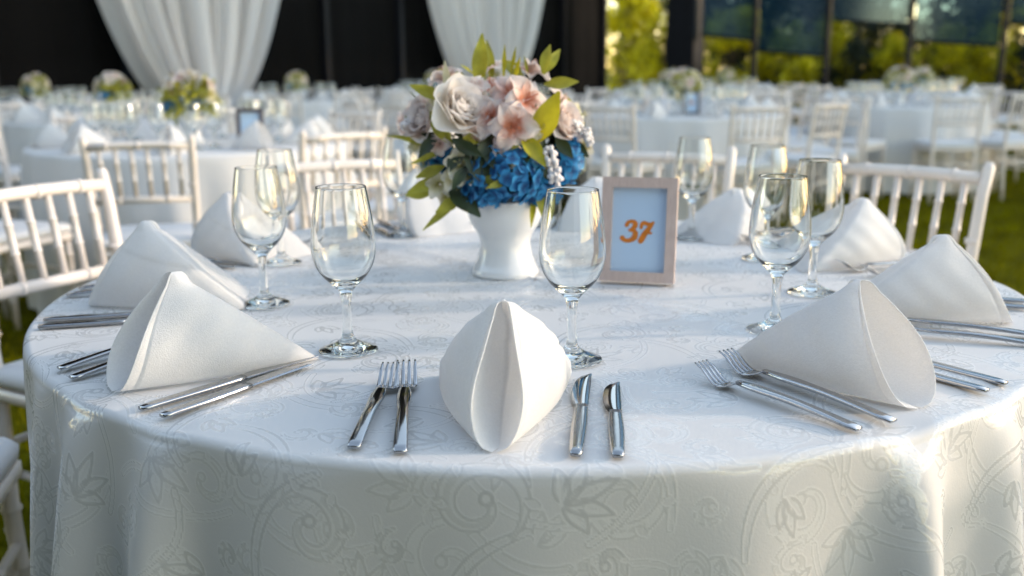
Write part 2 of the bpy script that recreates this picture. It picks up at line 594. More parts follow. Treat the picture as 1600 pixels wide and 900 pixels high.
for i, (x, y) in enumerate(shr):
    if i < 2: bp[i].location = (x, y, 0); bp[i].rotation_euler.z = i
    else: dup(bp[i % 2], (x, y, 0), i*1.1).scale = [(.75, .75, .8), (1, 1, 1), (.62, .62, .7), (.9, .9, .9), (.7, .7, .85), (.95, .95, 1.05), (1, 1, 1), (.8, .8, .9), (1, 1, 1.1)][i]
dk = plant_proto('dark_shrub', 'dark leaved shrub added for the shaded gaps behind the sunlit shrubs', 'shrub', 9, 3.2, 1.5, 3600, .10, .06, .1, 'tree_leaf', 'dark shrubs behind the sunlit ones', (6.9, 25.2, 0))  # dark leaf colour stands in for shaded gaps between the shrubs
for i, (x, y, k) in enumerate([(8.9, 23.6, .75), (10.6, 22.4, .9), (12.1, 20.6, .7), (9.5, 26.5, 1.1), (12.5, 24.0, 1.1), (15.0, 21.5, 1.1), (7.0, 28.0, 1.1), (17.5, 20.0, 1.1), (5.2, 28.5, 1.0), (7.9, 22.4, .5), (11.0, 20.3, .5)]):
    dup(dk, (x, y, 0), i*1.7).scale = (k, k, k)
for i in range(7):                                                # unseen hedge row added to block the low horizon glow
    dup(dk, (23+1.2*math.sin(i*2), -9+3.2*i, 0), i*1.9, 'unseen tall dark shrub added to block the horizon glow', 'added hedge row against horizon glow').scale = (1.4, 1.4, 1.25)
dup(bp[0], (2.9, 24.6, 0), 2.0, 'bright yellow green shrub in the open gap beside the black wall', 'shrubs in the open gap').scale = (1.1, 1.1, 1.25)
dup(bp[1], (4.1, 26.0, 0), .7, 'bright yellow green shrub in the open gap beside the dark pillar', 'shrubs in the open gap').scale = (1.1, 1.1, 1.35)
dup(tp[0], (3.6, 31.0, 0), .4, 'leafy tree standing beyond the open gap in the tent wall')
for i, (x, y) in enumerate([(17.5, 12.6), (20.5, 13.8), (19.5, 10.8), (22.5, 11.6)]):   # the tall trees that shade the tables at the side
    r = dup(tp[i % 2], (x, y, 0), i*2.1, 'tall leafy tree beside the shaded tables outside the tent')
    r.scale = (1.15, 1.15, 1.15); r['group'] = 'tall trees beside the tent'

# ------------------------------------------------------------------ damask pattern of the table cloth (one repeat, drawn as strokes)
TN, TS = 640, .32
def draw_tile():
    g = np.zeros((TN, TN), np.float32)
    def stamp(x, y, r, val):
        x *= TN; y *= TN; r = max(r*TN, .9)
        r = max(1.9, r*1.3); k = int(r+2)
        xi, yi = int(round(x)), int(round(y))
        ax = np.arange(xi-k, xi+k+1); ay = np.arange(yi-k, yi+k+1)
        d = np.hypot(ax[None, :]-x, ay[:, None]-y)
        s = np.clip(r+.7-d, 0, 1)*abs(val)
        ix = np.ix_(ay % TN, ax % TN)
        if val >= 0: g[ix] = np.maximum(g[ix], s)
        else: g[ix] = np.minimum(g[ix], 1-s)
    def stroke(pts, w, val=1.):
        pts = np.array(pts); n = len(pts)
        seg = np.hypot(*np.diff(pts, axis=0).T); cum = np.r_[0, np.cumsum(seg)]
        m = max(2, int(cum[-1]*TN*.9))
        tt = np.linspace(0, cum[-1], m)
        xs, ys = np.interp(tt, cum, pts[:, 0]), np.interp(tt, cum, pts[:, 1])
        for i in range(m):
            stamp(xs[i], ys[i], w(i/(m-1)) if callable(w) else w, val)
    def spiral(cx, cy_, r, turns, start, sgn, tail=.0):
        """C scroll: an outlined band that swells to a bulb at its inner end, with small lobes on its back"""
        turns = turns*.72
        t = np.linspace(0, 1, 90)
        rr = r*(1-.80*t**1.15)
        a = start + sgn*2*PI*turns*t
        ex = 1.0 + .25*np.cos(start)
        X, Y = cx+rr*np.cos(a)*ex, cy_+rr*np.sin(a)
        p = np.c_[X, Y]
        wv = lambda q: .004+.020*math.sin(PI*min(1, .08+q*.80))**1.4*(r/.13)
        stroke(p, wv)
        stroke(p, lambda q: max(.0005, wv(q)-.0065), -.55)
        for h in (-.45, 0., .45):
            k = 1+h*.16
            stroke(np.c_[cx+rr*k*np.cos(a)*ex, cy_+rr*k*np.sin(a)][18:74], .0016, .7)
        stamp(X[-1], Y[-1], .019*(r/.13)**.5, 1.); stamp(X[-1], Y[-1], .010*(r/.13)**.5, -.6)
        for q in (10, 22, 34, 46):
            d = a[q]
            lobe = np.c_[X[q]+np.linspace(0, .045, 12)*np.cos(d-.5*sgn)*(r/.13), Y[q]+np.linspace(0, .045, 12)*np.sin(d-.5*sgn)*(r/.13)]
            stroke(lobe, lambda u: (.004+.010*math.sin(PI*u))*(r/.13)); stroke(lobe, lambda u: max(.0005, (.010*math.sin(PI*u)-.001)*(r/.13)), -1)
        return p[0], a[0]
    def leaf(x, y, ang, ln, w, bend=.0):
        t = np.linspace(0, 1, 26)
        a = ang + bend*t
        mx_ = x + np.cumsum(np.cos(a))*ln/26; my_ = y + np.cumsum(np.sin(a))*ln/26
        wd_ = w*np.sin(PI*t**.8)**.9
        nx, ny = -np.sin(a), np.cos(a)
        for s in np.linspace(-.8, .8, 7):
            stroke(np.c_[mx_+nx*wd_*s, my_+ny*wd_*s], .0045, .45)
        stroke(np.c_[mx_+nx*wd_, my_+ny*wd_], .004); stroke(np.c_[mx_-nx*wd_, my_-ny*wd_], .004)
        stroke(np.c_[mx_, my_][:20], .0035, -1)
    def bez(p0, p1, p2, p3, w):
        t = np.linspace(0, 1, 60)[:, None]
        p0, p1, p2, p3 = map(np.array, (p0, p1, p2, p3))
        p = (1-t)**3*p0 + 3*(1-t)**2*t*p1 + 3*(1-t)*t*t*p2 + t**3*p3
        stroke(p, w); stroke(p, (lambda q: w(q)*.45) if callable(w) else w*.45, -1)
    bez((.08, .02), (.10, .22), (.22, .32), (.47, .30), lambda q: .010+.008*math.sin(q*PI))
    bez((.55, .52), (.62, .70), (.80, .78), (.98, .72), lambda q: .010+.008*math.sin(q*PI))
    bez((.50, .98), (.42, .84), (.30, .84), (.16, .90), lambda q: .011)
    bez((.90, .46), (.86, .30), (.74, .22), (.62, .20), lambda q: .011)
    spiral(.36, .43, .135, 1.7, -1.2, 1)
    spiral(.86, .60, .125, 1.6, 2.0, -1)
    spiral(.14, .78, .085, 1.5, .3, -1)
    spiral(.66, .12, .080, 1.5, 2.8, 1)
    spiral(.06, .42, .055, 1.3, 1.0, 1)
    spiral(.52, .70, .055, 1.3, 4.0, -1)
    for k, (a, l) in enumerate(((-.9, .12), (-.4, .16), (.1, .18), (.6, .15), (1.1, .11))):
        leaf(.58, .34, a, l, .024, .5*(a-.1))
    for a, l in ((1.6, .11), (2.1, .15), (2.6, .16), (3.1, .12)):
        leaf(.36, .72, a, l, .022, .4*(a-2.3))
    for a, l in ((4.2, .10), (4.7, .13), (5.2, .10)):
        leaf(.24, .18, a, l, .02, .3)
    for a, l in ((.3, .10), (.9, .12), (1.5, .09)):
        leaf(.74, .86, a, l, .02, -.3)
    return g
TILE = draw_tile()
for ax_ in (0, 1, 0, 1): TILE = (np.roll(TILE, 1, ax_) + 2*TILE + np.roll(TILE, -1, ax_))/4
def damask(u, v):
    """pattern value at flat cloth coordinates in metres, half drop repeat"""
    row = np.floor(v/TS)
    uu = (u/TS + .5*(row % 2)) % 1.; vv_ = (v/TS) % 1.
    x = uu*TN; y = vv_*TN
    x0 = np.floor(x).astype(int); y0 = np.floor(y).astype(int)
    fx = x-x0; fy = y-y0
    G = lambda a, b: TILE[b % TN, a % TN]
    return (G(x0, y0)*(1-fx)+G(x0+1, y0)*fx)*(1-fy) + (G(x0, y0+1)*(1-fx)+G(x0+1, y0+1)*fx)*fy

# ------------------------------------------------------------------ table cloth
TC = Vector((.0384, 1.5324, 0))
TR = .76
def cloth_mesh(name, th, rho, ridges, seed, pattern, zt=TOP+.003, crease=False):
    """polar sheet: rho runs along the cloth from its centre, over the table edge and down"""
    rr = np.random.default_rng(seed)
    T, P = np.meshgrid(th, rho)
    er = .010                                                   # edge roll radius
    flat = TR - er
    arc = er*PI/2
    s = np.clip((P-flat)/arc, 0, 1)*PI/2
    dn = np.maximum(P-flat-arc, 0)
    fold = np.zeros_like(T)
    for a, amp, w in ridges:
        d = (T-R_(a)+PI) % (2*PI)-PI
        d2 = d + .10*np.clip(dn/.7, 0, 1)*np.sign(amp)*.5
        fold += abs(amp)*np.exp(-(d2/R_(w))**2)
    k = np.clip(dn/.70, 0, 1)
    r = np.where(P < flat, P, flat + er*np.sin(s)) + dn*.045 + fold*(np.clip(dn/.45, 0, 1)**.62)*1.0 - .022*k
    z = np.where(P < flat, zt, zt - er*(1-np.cos(s))) - dn*.995
    z = np.maximum(z, .006 + .004*np.sin(T*40))
    z = z + .0010*np.sin(T*7+P*9)*np.clip(1-P/flat, 0, 1)
    z = z - fold*.06*np.exp(-((P-flat-.01)/.035)**2)
    x, y = r*np.cos(T), r*np.sin(T)
    if crease:
        n1 = np.array((.667, .58)); n1 = n1/np.hypot(*n1)
        d = (x+TC.x-.032)*n1[0] + (y+TC.y-1.5675)*n1[1]
        top = np.clip((flat-P)/.03, 0, 1)
        z = z + top*(.0042*np.exp(-(d/.005)**2)*(d > 0) + .0042*np.exp(-(d/.035)**2)*(d <= 0))
    nth, nr = len(th), len(rho)
    co = np.stack([x, y, z], -1).reshape(-1, 3).astype(np.float32)
    i = np.arange(nr-1)[:, None]*nth + np.arange(nth)[None, :]
    j = np.arange(nr-1)[:, None]*nth + (np.arange(nth)[None, :]+1) % nth
    q = np.stack([i, j, j+nth, i+nth], -1).reshape(-1, 4)
    me = bpy.data.meshes.new(name)
    me.vertices.add(len(co)); me.vertices.foreach_set('co', co.ravel())
    me.loops.add(q.size); me.loops.foreach_set('vertex_index', q.ravel())
    me.polygons.add(len(q)); me.polygons.foreach_set('loop_start', np.arange(0, q.size, 4))
    me.polygons.foreach_set('use_smooth', np.ones(len(q), bool))
    if pattern:
        u, v = (P*np.cos(T)).ravel(), (P*np.sin(T)).ravel()
        a = me.attributes.new('damask', 'FLOAT', 'POINT')
        p1 = damask(u*.94+v*.34+.13, -u*.34+v*.94+.21)
        p2 = damask(u*.30-v*.954+.31, u*.954+v*.30+.05)*.85    # a second, interleaved run of the same motif
        dd = (x+TC.x-.032)*.7546 + (y+TC.y-1.5675)*.6562
        p3 = damask(-u*.62+v*.785+.07, -u*.785-v*.62+.17)*.8
        val = np.maximum(p1, p2*(p1 < .05)); val = np.maximum(val, p3*(val < .04))
        if crease: val = np.maximum(val, (.9*np.exp(-(dd/.0022)**2)*(P < flat)).ravel())  # crease shade put into the pattern value as a darker line
        a.data.foreach_set('value', val.astype(np.float32))
    me.update()
    me.flip_normals() if me.polygons[0].normal.z < 0 else None
    return me
ths = np.r_[np.linspace(R_(-195), R_(15), 1450, endpoint=False), np.linspace(R_(15), R_(165), 260, endpoint=False)]
rhos = np.r_[np.linspace(.004, .25, 60, endpoint=False), np.linspace(.25, 1.20, 440, endpoint=False), np.linspace(1.20, 1.50, 36)]
ridges = [(-121, .070, 2.8), (-131.5, .075, 2.8), (-141, .045, 2.6), (-152, .012, 4), (-166, .012, 5), (-109, .030, 5), (-92, .018, 6), (-76, .026, 5),
          (-62.5, .095, 2.8), (-51, .07, 3.0), (-41, .045, 2.8), (-30, .012, 4), (-16, .03, 4), (2, .05, 4), (16, .06, 4), (31, .08, 4), (46, .1, 5), (64, .1, 5),
          (82, .1, 5), (101, .1, 5), (120, .1, 5), (139, .1, 5), (157, .05, 5), (176, .04, 4.5)]
mc_ = obj('tablecloth', cloth_mesh('tablecloth', ths, rhos, ridges, 1, True, crease=True), 'damask', None, TC)
tag(mc_, 'white damask tablecloth with scrolls, on the near table numbered 37', 'tablecloth', 'white tablecloths')

tb = empty('round_table', 'round banquet table under the white damask cloth, nearest of all', 'table', TC)
obj('tabletop', MB().lathe([(.001, TOP-.034), (TR-.052, TOP-.034), (TR-.048, TOP-.030), (TR-.048, TOP-.010), (TR-.052, TOP-.006), (.001, TOP-.006)], 72, True).mesh('tabletop', False), 'ply', tb)
for k in range(4):
    a = PI/4+k*PI/2
    obj('leg', MB().tube([(.45*math.cos(a), .45*math.sin(a), 0), (.42*math.cos(a), .42*math.sin(a), TOP-.035)], .016, 10).mesh('leg'), 'dark_metal', tb)

# ------------------------------------------------------------------ wine glass
GS = 1.0
def spl(pts, n):
    """smooth profile through the points"""
    out = []
    P = [pts[0]]+list(pts)+[pts[-1]]
    for i in range(1, len(P)-2):
        for k in range(n):
            t = k/n
            out.append(tuple(.5*((2*P[i][c])+(-P[i-1][c]+P[i+1][c])*t+(2*P[i-1][c]-5*P[i][c]+4*P[i+1][c]-P[i+2][c])*t*t+(-P[i-1][c]+3*P[i][c]-3*P[i+1][c]+P[i+2][c])*t**3) for c in (0, 1)))
    out.append(tuple(pts[-1]))
    return out
outer = [(.0068, .070), (.0085, .0765), (.0165, .0855), (.0270, .0960), (.0352, .1100), (.0390, .1265), (.0390, .1420), (.0367, .1650), (.0335, .1860), (.0302, .2050)]
inner = [(.0290, .2050), (.0322, .1860), (.0354, .1650), (.0377, .1420), (.0376, .1270), (.0334, .1110), (.0245, .0975), (.0125, .0895), (.0003, .0865)]
def glass_parts(n, sp):
    bowl = MB().lathe(spl(outer, sp) + [(.0301, .2058), (.0291, .2058)] + spl(inner, sp), n)
    stem = MB().lathe(spl([(.0068, .070), (.0060, .062), (.0056, .045), (.0060, .028), (.0075, .020)][::-1], sp), n)
    foot = MB().lathe(spl([(.0003, .0035), (.014, .003), (.028, .0006), (.0345, .0004), (.0362, .0014), (.0357, .0030), (.028, .0062), (.017, .0105), (.0105, .0150), (.0075, .020)], sp), n)
    return bowl, stem, foot
def glass_root(label, n, sp):
    r = empty('wine_glass', label, 'wine glass', (0, 0, 0), 0, 'wine glasses on the near table')
    for nm, b in zip(('bowl', 'stem', 'foot'), glass_parts(n, sp)):
        obj(nm, b.mesh(nm), 'wine_glass', r)
    return r
gA = glass_root('x', 56, 5)
far_glass_b = MB()
for b in glass_parts(18, 2): far_glass_b.add(b.v, b.f)
far_glass_me = far_glass_b.mesh('wine_glass'); far_glass_me.materials.append(glass_mat('far_glass', .05))

# ------------------------------------------------------------------ napkin, pyramid fold with the opening towards the seat (local +x)
def napkin_mesh(seed, nv=40, hi=True, op=.028):
    q = random.Random(seed)
    F = Vector((.118, q.uniform(-.006, .006), 0)); A = Vector((.028+q.uniform(-.008, .008), q.uniform(-.006, .006), .124+q.uniform(-.006, .006)))
    Bs = {s: Vector((-.108+q.uniform(-.008, .008), s*(.074+q.uniform(-.005, .005)), 0)) for s in (-1, 1)}
    ow = {s: op+q.uniform(-.004, .004) for s in (-1, 1)}
    skew = q.uniform(-.006, .006)
    flap = q.choice((-1, 1))
    m1, m2, m3, m4 = (6, 22, 5, 9) if hi else (2, 4, 1, 3)
    rows = []
    for j in range(nv+1):
        v = j/nv
        vz = v if v < .9 else .9+.1*math.sin((v-.9)/.1*PI/2)
        zz = A.z*vz
        sh = max(0, 1-v**1.75)**.80
        row = []
        def side(s):
            B = Vector((Bs[s].x*(1-v)+A.x*v, Bs[s].y*sh+A.y*v, zz))
            Mb = Vector(((Bs[1].x+.012)*(1-v)+A.x*v-.004, A.y*v, zz))
            Rm = Vector((F.x*(1-v)+A.x*v + .012*math.sin(PI*v), F.y*(1-v)+A.y*v + s*(.003+ow[s]*max(0, math.sin(PI*min(1, v**.72)))**.62*(1-.25*v)), zz))
            Sm = Vector(((F.x-.012)*(1-v)+(A.x-.006)*v - .062*math.sin(PI*v**.8)**.7, A.y*v+skew*math.sin(PI*v), zz))
            out = []
            for i in range(m1):
                t = i/m1
                p = Mb.lerp(B, t); p.x -= .006*math.sin(PI*t)*(1-v); out.append(p)
            ts_ = [(i/m2)**.8 for i in range(m2)]
            if hi: ts_ = sorted([t for t in ts_ if not .93 < t < .972] + [.940, .947, .953, .960])
            for t in ts_:
                p = B.lerp(Rm, t)
                p.y += s*(.012*math.sin(PI*t)*(1-v)**.6 + .004*math.sin(PI*v)*math.sin(PI*t))
                if .945 < t < .955: p.y -= s*.0012                     # stitched hem line
                if hi and s == flap:                                   # edge of the upper folded layer
                    e = v - (.50 + .22*t)
                    p.y += s*.0022*max(0, min(1, e/.03+.5))*(1-v)*2
                out.append(p)
            for i in range(m3):
                t = (i+.5)/m3*PI
                out.append(Vector((Rm.x+.0012*math.sin(t), Rm.y + s*.0004*math.sin(t) - s*.0008*(1-math.cos(t)), zz)))
            for i in range(1, m4+1):
                t = i/m4
                p = Vector((Rm.x, Rm.y-s*.0016, zz)).lerp(Sm, t); p.y += s*.010*math.sin(PI*t)*math.sin(PI*v); out.append(p)
            return out
        a, b = side(1), side(-1)
        row = a + b[::-1]
        rows.append(row)
    n = len(rows[0]); vtx = [p for r in rows for p in r]; f = []
    for j in range(nv):
        for i in range(n-1):
            f.append((j*n+i, j*n+i+1, (j+1)*n+i+1, (j+1)*n+i))
    # soft creases in the standing cloth
    vv2 = []
    for p in vtx:
        k = math.sin(p.z/.124*PI)
        w = .0016*math.sin(p.x*60+seed)*k + .0010*math.sin((p.x+p.z)*130+seed*2)*k
        vv2.append((p.x, p.y+(w if p.y > 0 else -w), p.z))
    me = mesh('napkin', vv2, f)
    import bmesh
    b = bmesh.new(); b.from_mesh(me)
    bmesh.ops.remove_doubles(b, verts=b.verts, dist=.0002)
    bmesh.ops.recalc_face_normals(b, faces=b.faces)
    b.to_mesh(me); b.free()
    me.polygons.foreach_set('use_smooth', [True]*len(me.polygons))
    me.materials.append(MATS['napkin'])
    return me
NAP = [napkin_mesh(s, op={1: .025, 9: .033, 10: .036}.get(s, .028)) for s in range(1, 11)]
far_nap = [napkin_mesh(s, 9, False) for s in (21, 22, 23)]

# ------------------------------------------------------------------ cutlery: lies along local x, handle end at +x, tip at -x
def ring(c, w, h, n=14, tilt=0.):
    return [(c[0], c[1]+w*math.copysign(abs(math.cos(2*PI*k/n))**.75, math.cos(2*PI*k/n)), c[2]+h*math.copysign(abs(math.sin(2*PI*k/n))**.42, math.sin(2*PI*k/n))) for k in range(n)]
def handle_mb(x0, x1, w0, w1, z0, zarch):
    m = MB(); secs = []
    for k in range(15):
        t = k/14
        x = x0+(x1-x0)*t
        w = (w0+(w1-w0)*t**1.2)*(1.0+.42*math.exp(-((t-.20)/.17)**2))*(.72+.28*min(1, t/.10))
        h = .0021+.0008*math.sin(PI*min(1, t*1.1))
        e = 1 if t < .96 else .82
        z = z0*(1-t)**2 + .0032 + zarch*math.sin(PI*t)
        secs.append(ring((x, 0, z), w*e, h*e))
    return m.loft(secs)
def fork_root(label, L):
    r = empty('fork', label, 'fork', (0, 0, 0), 0, 'forks on the near table')
    hx = -.055*L/.2
    h = handle_mb(hx, .1*L/.2, .0052, .0072, .0075, .004)
    obj('handle', h.mesh('handle'), 'steel', r)
    hd = MB(); k = L/.2
    def zz(x):                                                  # spoon like curve of the head, x from neck 0 to tips 1
        return .0107 - .0085*math.sin(min(1, x*1.25)*PI)*.9 + .011*max(0, x-.45)**1.3*2
    ln = .058*k
    secs = []
    for i in range(9):
        t = i/8*.42
        w = .0042 + (.0122*k-.0042)*min(1, (t/.36))**.7
        secs.append(ring((hx+.002-ln*t, 0, zz(t)), w, .0011, 12))
    hd.loft(secs)
    for q in range(4):
        yc = (q-1.5)*.0064*k
        secs = []
        for i in range(11):
            t = .40+.60*i/10
            w = .0025*k*(1-.55*((t-.40)/.6)**2)
            secs.append(ring((hx+.002-ln*t, yc*(1-.06*(t-.4)), zz(t)), w, .0010*(1-.4*(t-.4)), 8))
        hd.loft(secs)
    obj('tines', hd.mesh('tines'), 'steel', r)
    return r
def knife_root(label, L):
    r = empty('knife', label, 'knife', (0, 0, 0), 0, 'knives on the near table')
    xb = -.5*L+.105*L/.235
    m = MB(); secs = []
    for k in range(14):
        t = k/13
        x = xb+(.5*L-xb)*t
        w = .0056+.0022*math.sin(PI*(t*.8+.15)); w *= 1 if t < .97 else .8
        secs.append(ring((x, 0, .0034), w, .0027 if t < .97 else .0020))
    m.loft(secs)
    obj('handle', m.mesh('handle'), 'steel_satin', r)
    bl = MB(); secs = []
    bL = xb+.5*L
    for k in range(15):
        t = k/14
        x = xb-bL*t
        lo = -.0074-.0052*math.sin(PI*min(1, t*1.05)**.8)*.9
        hi_ = .0068+.0005*t
        if t > .72:
            q = (t-.72)/.28
            lo = lo+(hi_-lo)*(1-math.sqrt(max(0, 1-q*q)))*.86
        c, w = (lo+hi_)/2, (hi_-lo)/2
        secs.append([(x, c+w*math.cos(a), .0034+(.0011 if abs(math.cos(a)) < .9 else .0004)*math.copysign(1, math.sin(a))*(1 if math.sin(a) else 0)) for a in (0, .35, 1.1, PI-1.1, PI-.35, PI, PI+.35, PI+1.1, 2*PI-1.1, 2*PI-.35)])
    bl.loft(secs)
    obj('blade', auto_smooth(bl.mesh('blade'), 35), 'steel', r)
    return r
fA, fB = fork_root('x', .212), fork_root('x', .192)
kA, kB = knife_root('x', .232), knife_root('x', .205)

# ------------------------------------------------------------------ the ten place settings of the near table
PLACE = [  # angle, words that find it, glass (x, y)
    (-95.0, 'at the front middle place below the vase', (.071, 1.09)),
    (-131., 'at the front left place, before the lone sharp glass', (-.205, 1.137)),
    (-167., 'at the left place, second from the front', (-.371, 1.382)),
    (156.0, 'at the left rear place behind the second glass', (-.42, 1.695)),
    (112.0, 'at the rear place behind the left of the bouquet', (-.229, 1.977)),
    (76.00, 'at the rear place behind the 37 frame', (.20, 2.05)),
    (46.00, 'at the rear right place, right of the 37 frame', (.369, 1.919)),
    (14.50, 'at the right rear place before the lawn chair', (.458, 1.701)),
    (-23.5, 'at the rightmost place by the lawn', (.464, 1.428)),
    (-57.0, 'at the front right place, nearest on that side', (.348, 1.213)),
]
GW = ['clear wine glass in front of the white vase, beside the 37 frame', 'sharp clear wine glass standing alone left of the vase',
      'clear wine glass behind the two left front napkins', 'blurred wine glass behind the left glass pair, by the rear napkin',
      'blurred wine glass under the left side of the bouquet', 'blurred wine glass hidden behind the 37 frame and bouquet',
      'blurred wine glass just right of the 37 frame', 'blurred wine glass farthest back of the right-hand three',
      'clear wine glass behind the front right pair, against the lawn chair', 'clear wine glass nearest on the right, foot behind a napkin']
first = {}
def put(key, root, loc, rz, label):
    if key not in first:
        first[key] = root
        root.location = loc; root.rotation_euler.z = rz; root['label'] = label
        return root
    return dup(root, loc, rz, label)
for k, (deg, w, g) in enumerate(PLACE):
    a = R_(deg)
    er, et = Vector((math.cos(a), math.sin(a), 0)), Vector((-math.sin(a), math.cos(a), 0))
    z = TOP + .0045
    q = random.Random(k+40)
    if k != 5: put('g', gA, (g[0], g[1], z), q.uniform(0, 6), GW[k])
    o = obj('napkin', NAP[k], 'napkin', None, TC + er*{2: .572, 7: .572, 8: .585}.get(k, .605) + et*q.uniform(-.004, .004) + Vector((0, 0, z)), (0, 0, a + R_(q.uniform(-4, 4) + {0: 8, 9: -6}.get(k, 0))))
    o.scale.z = {5: .85, 6: .80, 7: .90, 8: .90, 9: .96}.get(k, 1)
    tag(o, 'white folded napkin standing ' + w, 'napkin', 'folded napkins on the near table')
    j = lambda s: q.uniform(-s, s)
    dA = {0: (10, 3, -1.5, 1), 1: (3, 2, 3, 7), 9: (0, 4.5, 2, 2)}.get(k, (2, 3, 2, 3))
    for key, root, lat, dr, L, nm, dang in (('fa', fA, -.078, 0, .212, 'longer inner fork', dA[0]), ('fb', fB, -.124, .006, .192, 'shorter outer fork', dA[1]),
                                           ('ka', kA, .080, 0, .232, 'longer inner knife', dA[2]), ('kb', kB, .119, .002, .205, 'shorter outer knife', dA[3])):
        aa = a + R_(dang + j(1.2))
        ax = Vector((math.cos(aa), math.sin(aa), 0))
        c = TC + er*(.735-dr+j(.002)) + et*(lat+j(.002)) - ax*(L/2) + Vector((0, 0, z))
        put(key, root, c, aa, nm + ' ' + w)

# ------------------------------------------------------------------ vase
vz = TOP+.0045
VX = Vector((-.011, 1.592, vz))
vase = obj('vase', MB().lathe(spl([(.0005, .0), (.050, .0), (.0565, .003), (.0560, .010), (.0500, .022), (.0445, .040), (.0428, .056), (.0470, .071), (.0570, .087), (.0630, .105), (.0640, .126),
                                   (.0625, .130), (.0605, .127), (.0590, .108), (.052, .090), (.0345, .074), (.0005, .070)], 4), 64).mesh('vase'), 'ceramic', None, VX)
tag(vase, 'white glossy footed ceramic vase holding the blue and pink bouquet', 'vase', 'white vases')

# ------------------------------------------------------------------ bouquet
def petal(mb, base, d, up, ln, w, cup=.25, curl=.0, ruff=0., nl=6, nw=4, seed=0, tipw=.5):
    """one petal or leaf blade: grows from base along d, faces up, cupped across and curling back along"""
    d = Vector(d).normalized(); up = Vector(up); up = (up - d*up.dot(d)).normalized(); s = d.cross(up)
    v, a = [], []
    p = Vector(base); dd = d.copy(); uu = up.copy()
    q = random.Random(seed)
    ph = q.uniform(0, 6)
    for i in range(nl+1):
        t = i/nl
        ww = w*(math.sin(PI*(t*.93+.035))**tipw if tipw else 1)*(.65+.35*math.sin(PI*min(1, t*1.1)))
        for k in range(nw+1):
            y = k/nw*2-1
            v.append(p + s*(y*ww) + uu*(cup*ww*y*y + ruff*ln*math.sin(y*4+t*7+ph)*t))
            a.append(t)
        ca = curl/nl
        dd, uu = dd*math.cos(ca)-uu*math.sin(ca), uu*math.cos(ca)+dd*math.sin(ca)
        p = p + dd*(ln/nl)
    f = [(i*(nw+1)+k, i*(nw+1)+k+1, (i+1)*(nw+1)+k+1, (i+1)*(nw+1)+k) for i in range(nl) for k in range(nw)]
    mb.add(v, f, a)

def frame_of(n):
    n = Vector(n).normalized()
    a = n.cross(Vector((0, 0, 1)) if abs(n.z) < .9 else Vector((1, 0, 0))).normalized()
    return n, a, n.cross(a)

def rose(c, n, r, seed):
    mb = MB(); n, a, b = frame_of(n); q = random.Random(seed)
    c = Vector(c)
    N = 30
    for k in range(N):
        t = k/(N-1)
        w = 2.399*k
        d = math.cos(w)*a + math.sin(w)*b
        rad = r*(.06+.50*t)
        lean = .0+.50*t**2.2
        petal(mb, c + d*rad*.55 - n*r*.55, (n*(1.15-lean) + d*(lean)).normalized(), -d, r*(1.05+.15*t), r*(.36+.50*t), cup=.55, curl=.75*t**2+.1, ruff=.012, nl=8, nw=8, seed=seed*50+k, tipw=.32)
    return mb
def lily(c, n, r, seed, np_=6, curl=1.2, ruff=.05):
    mb = MB(); n, a, b = frame_of(n); q = random.Random(seed); c = Vector(c)
    for k in range(np_):
        w = 2*PI*k/np_ + q.uniform(-.15, .15)
        d = math.cos(w)*a+math.sin(w)*b
        big = 1. if k % 2 else .85
        petal(mb, c - n*r*.35 + d*r*.05, n*.85+d*.65, n*.6-d, r*1.25*big*q.uniform(.9, 1.1), r*.46*q.uniform(.85, 1.15), cup=.35, curl=curl*q.uniform(.8, 1.2), ruff=ruff, nl=8, nw=4, seed=seed*9+k)
    for k in range(5):
        w = q.uniform(0, 6.28); d = math.cos(w)*a+math.sin(w)*b
        mb.tube([c-n*r*.2, c+n*r*.25+d*r*.1, c+n*r*.5+d*r*.22], [r*.02, r*.016, r*.03], 4)
    return mb
def hydrangea(c, rx_, ry_, rz_, n, seed, size=.011, front=(0, -1, .2)):
    mb = MB(); q = random.Random(seed); c = Vector(c); fr = Vector(front).normalized()
    k = 0
    for i in range(n):
        z = 1-2*(i+.5)/n; w = 2.39996*i + q.uniform(-.2, .2); rr = math.sqrt(1-z*z)
        d = Vector((rr*math.cos(w), rr*math.sin(w), z))
        if d.dot(fr) < -.45: continue
        p = c + Vector((d.x*rx_, d.y*ry_, d.z*rz_))*q.uniform(.78, 1.08)
        nn = (d + Vector((q.uniform(-.4, .4), q.uniform(-.4, .4), q.uniform(-.3, .5)))).normalized()
        nn, a, b = frame_of(nn)
        w0 = q.uniform(0, 1.5); s = size*q.uniform(.8, 1.25)
        for m in range(4):
            ww = w0+m*PI/2
            e = math.cos(ww)*a+math.sin(ww)*b
            petal(mb, p, e+nn*.25, nn, s*1.25, s*.72, cup=.2, curl=q.uniform(.1, .6), nl=3, nw=2, seed=i*4+m, tipw=.5)
    return mb
def leaf_mb(base, d, up, ln, w, curl=.3, seed=0, cup=.3):
    mb = MB(); petal(mb, base, d, up, ln, w, cup=cup, curl=curl, nl=9, nw=4, seed=seed, tipw=.8)
    return mb

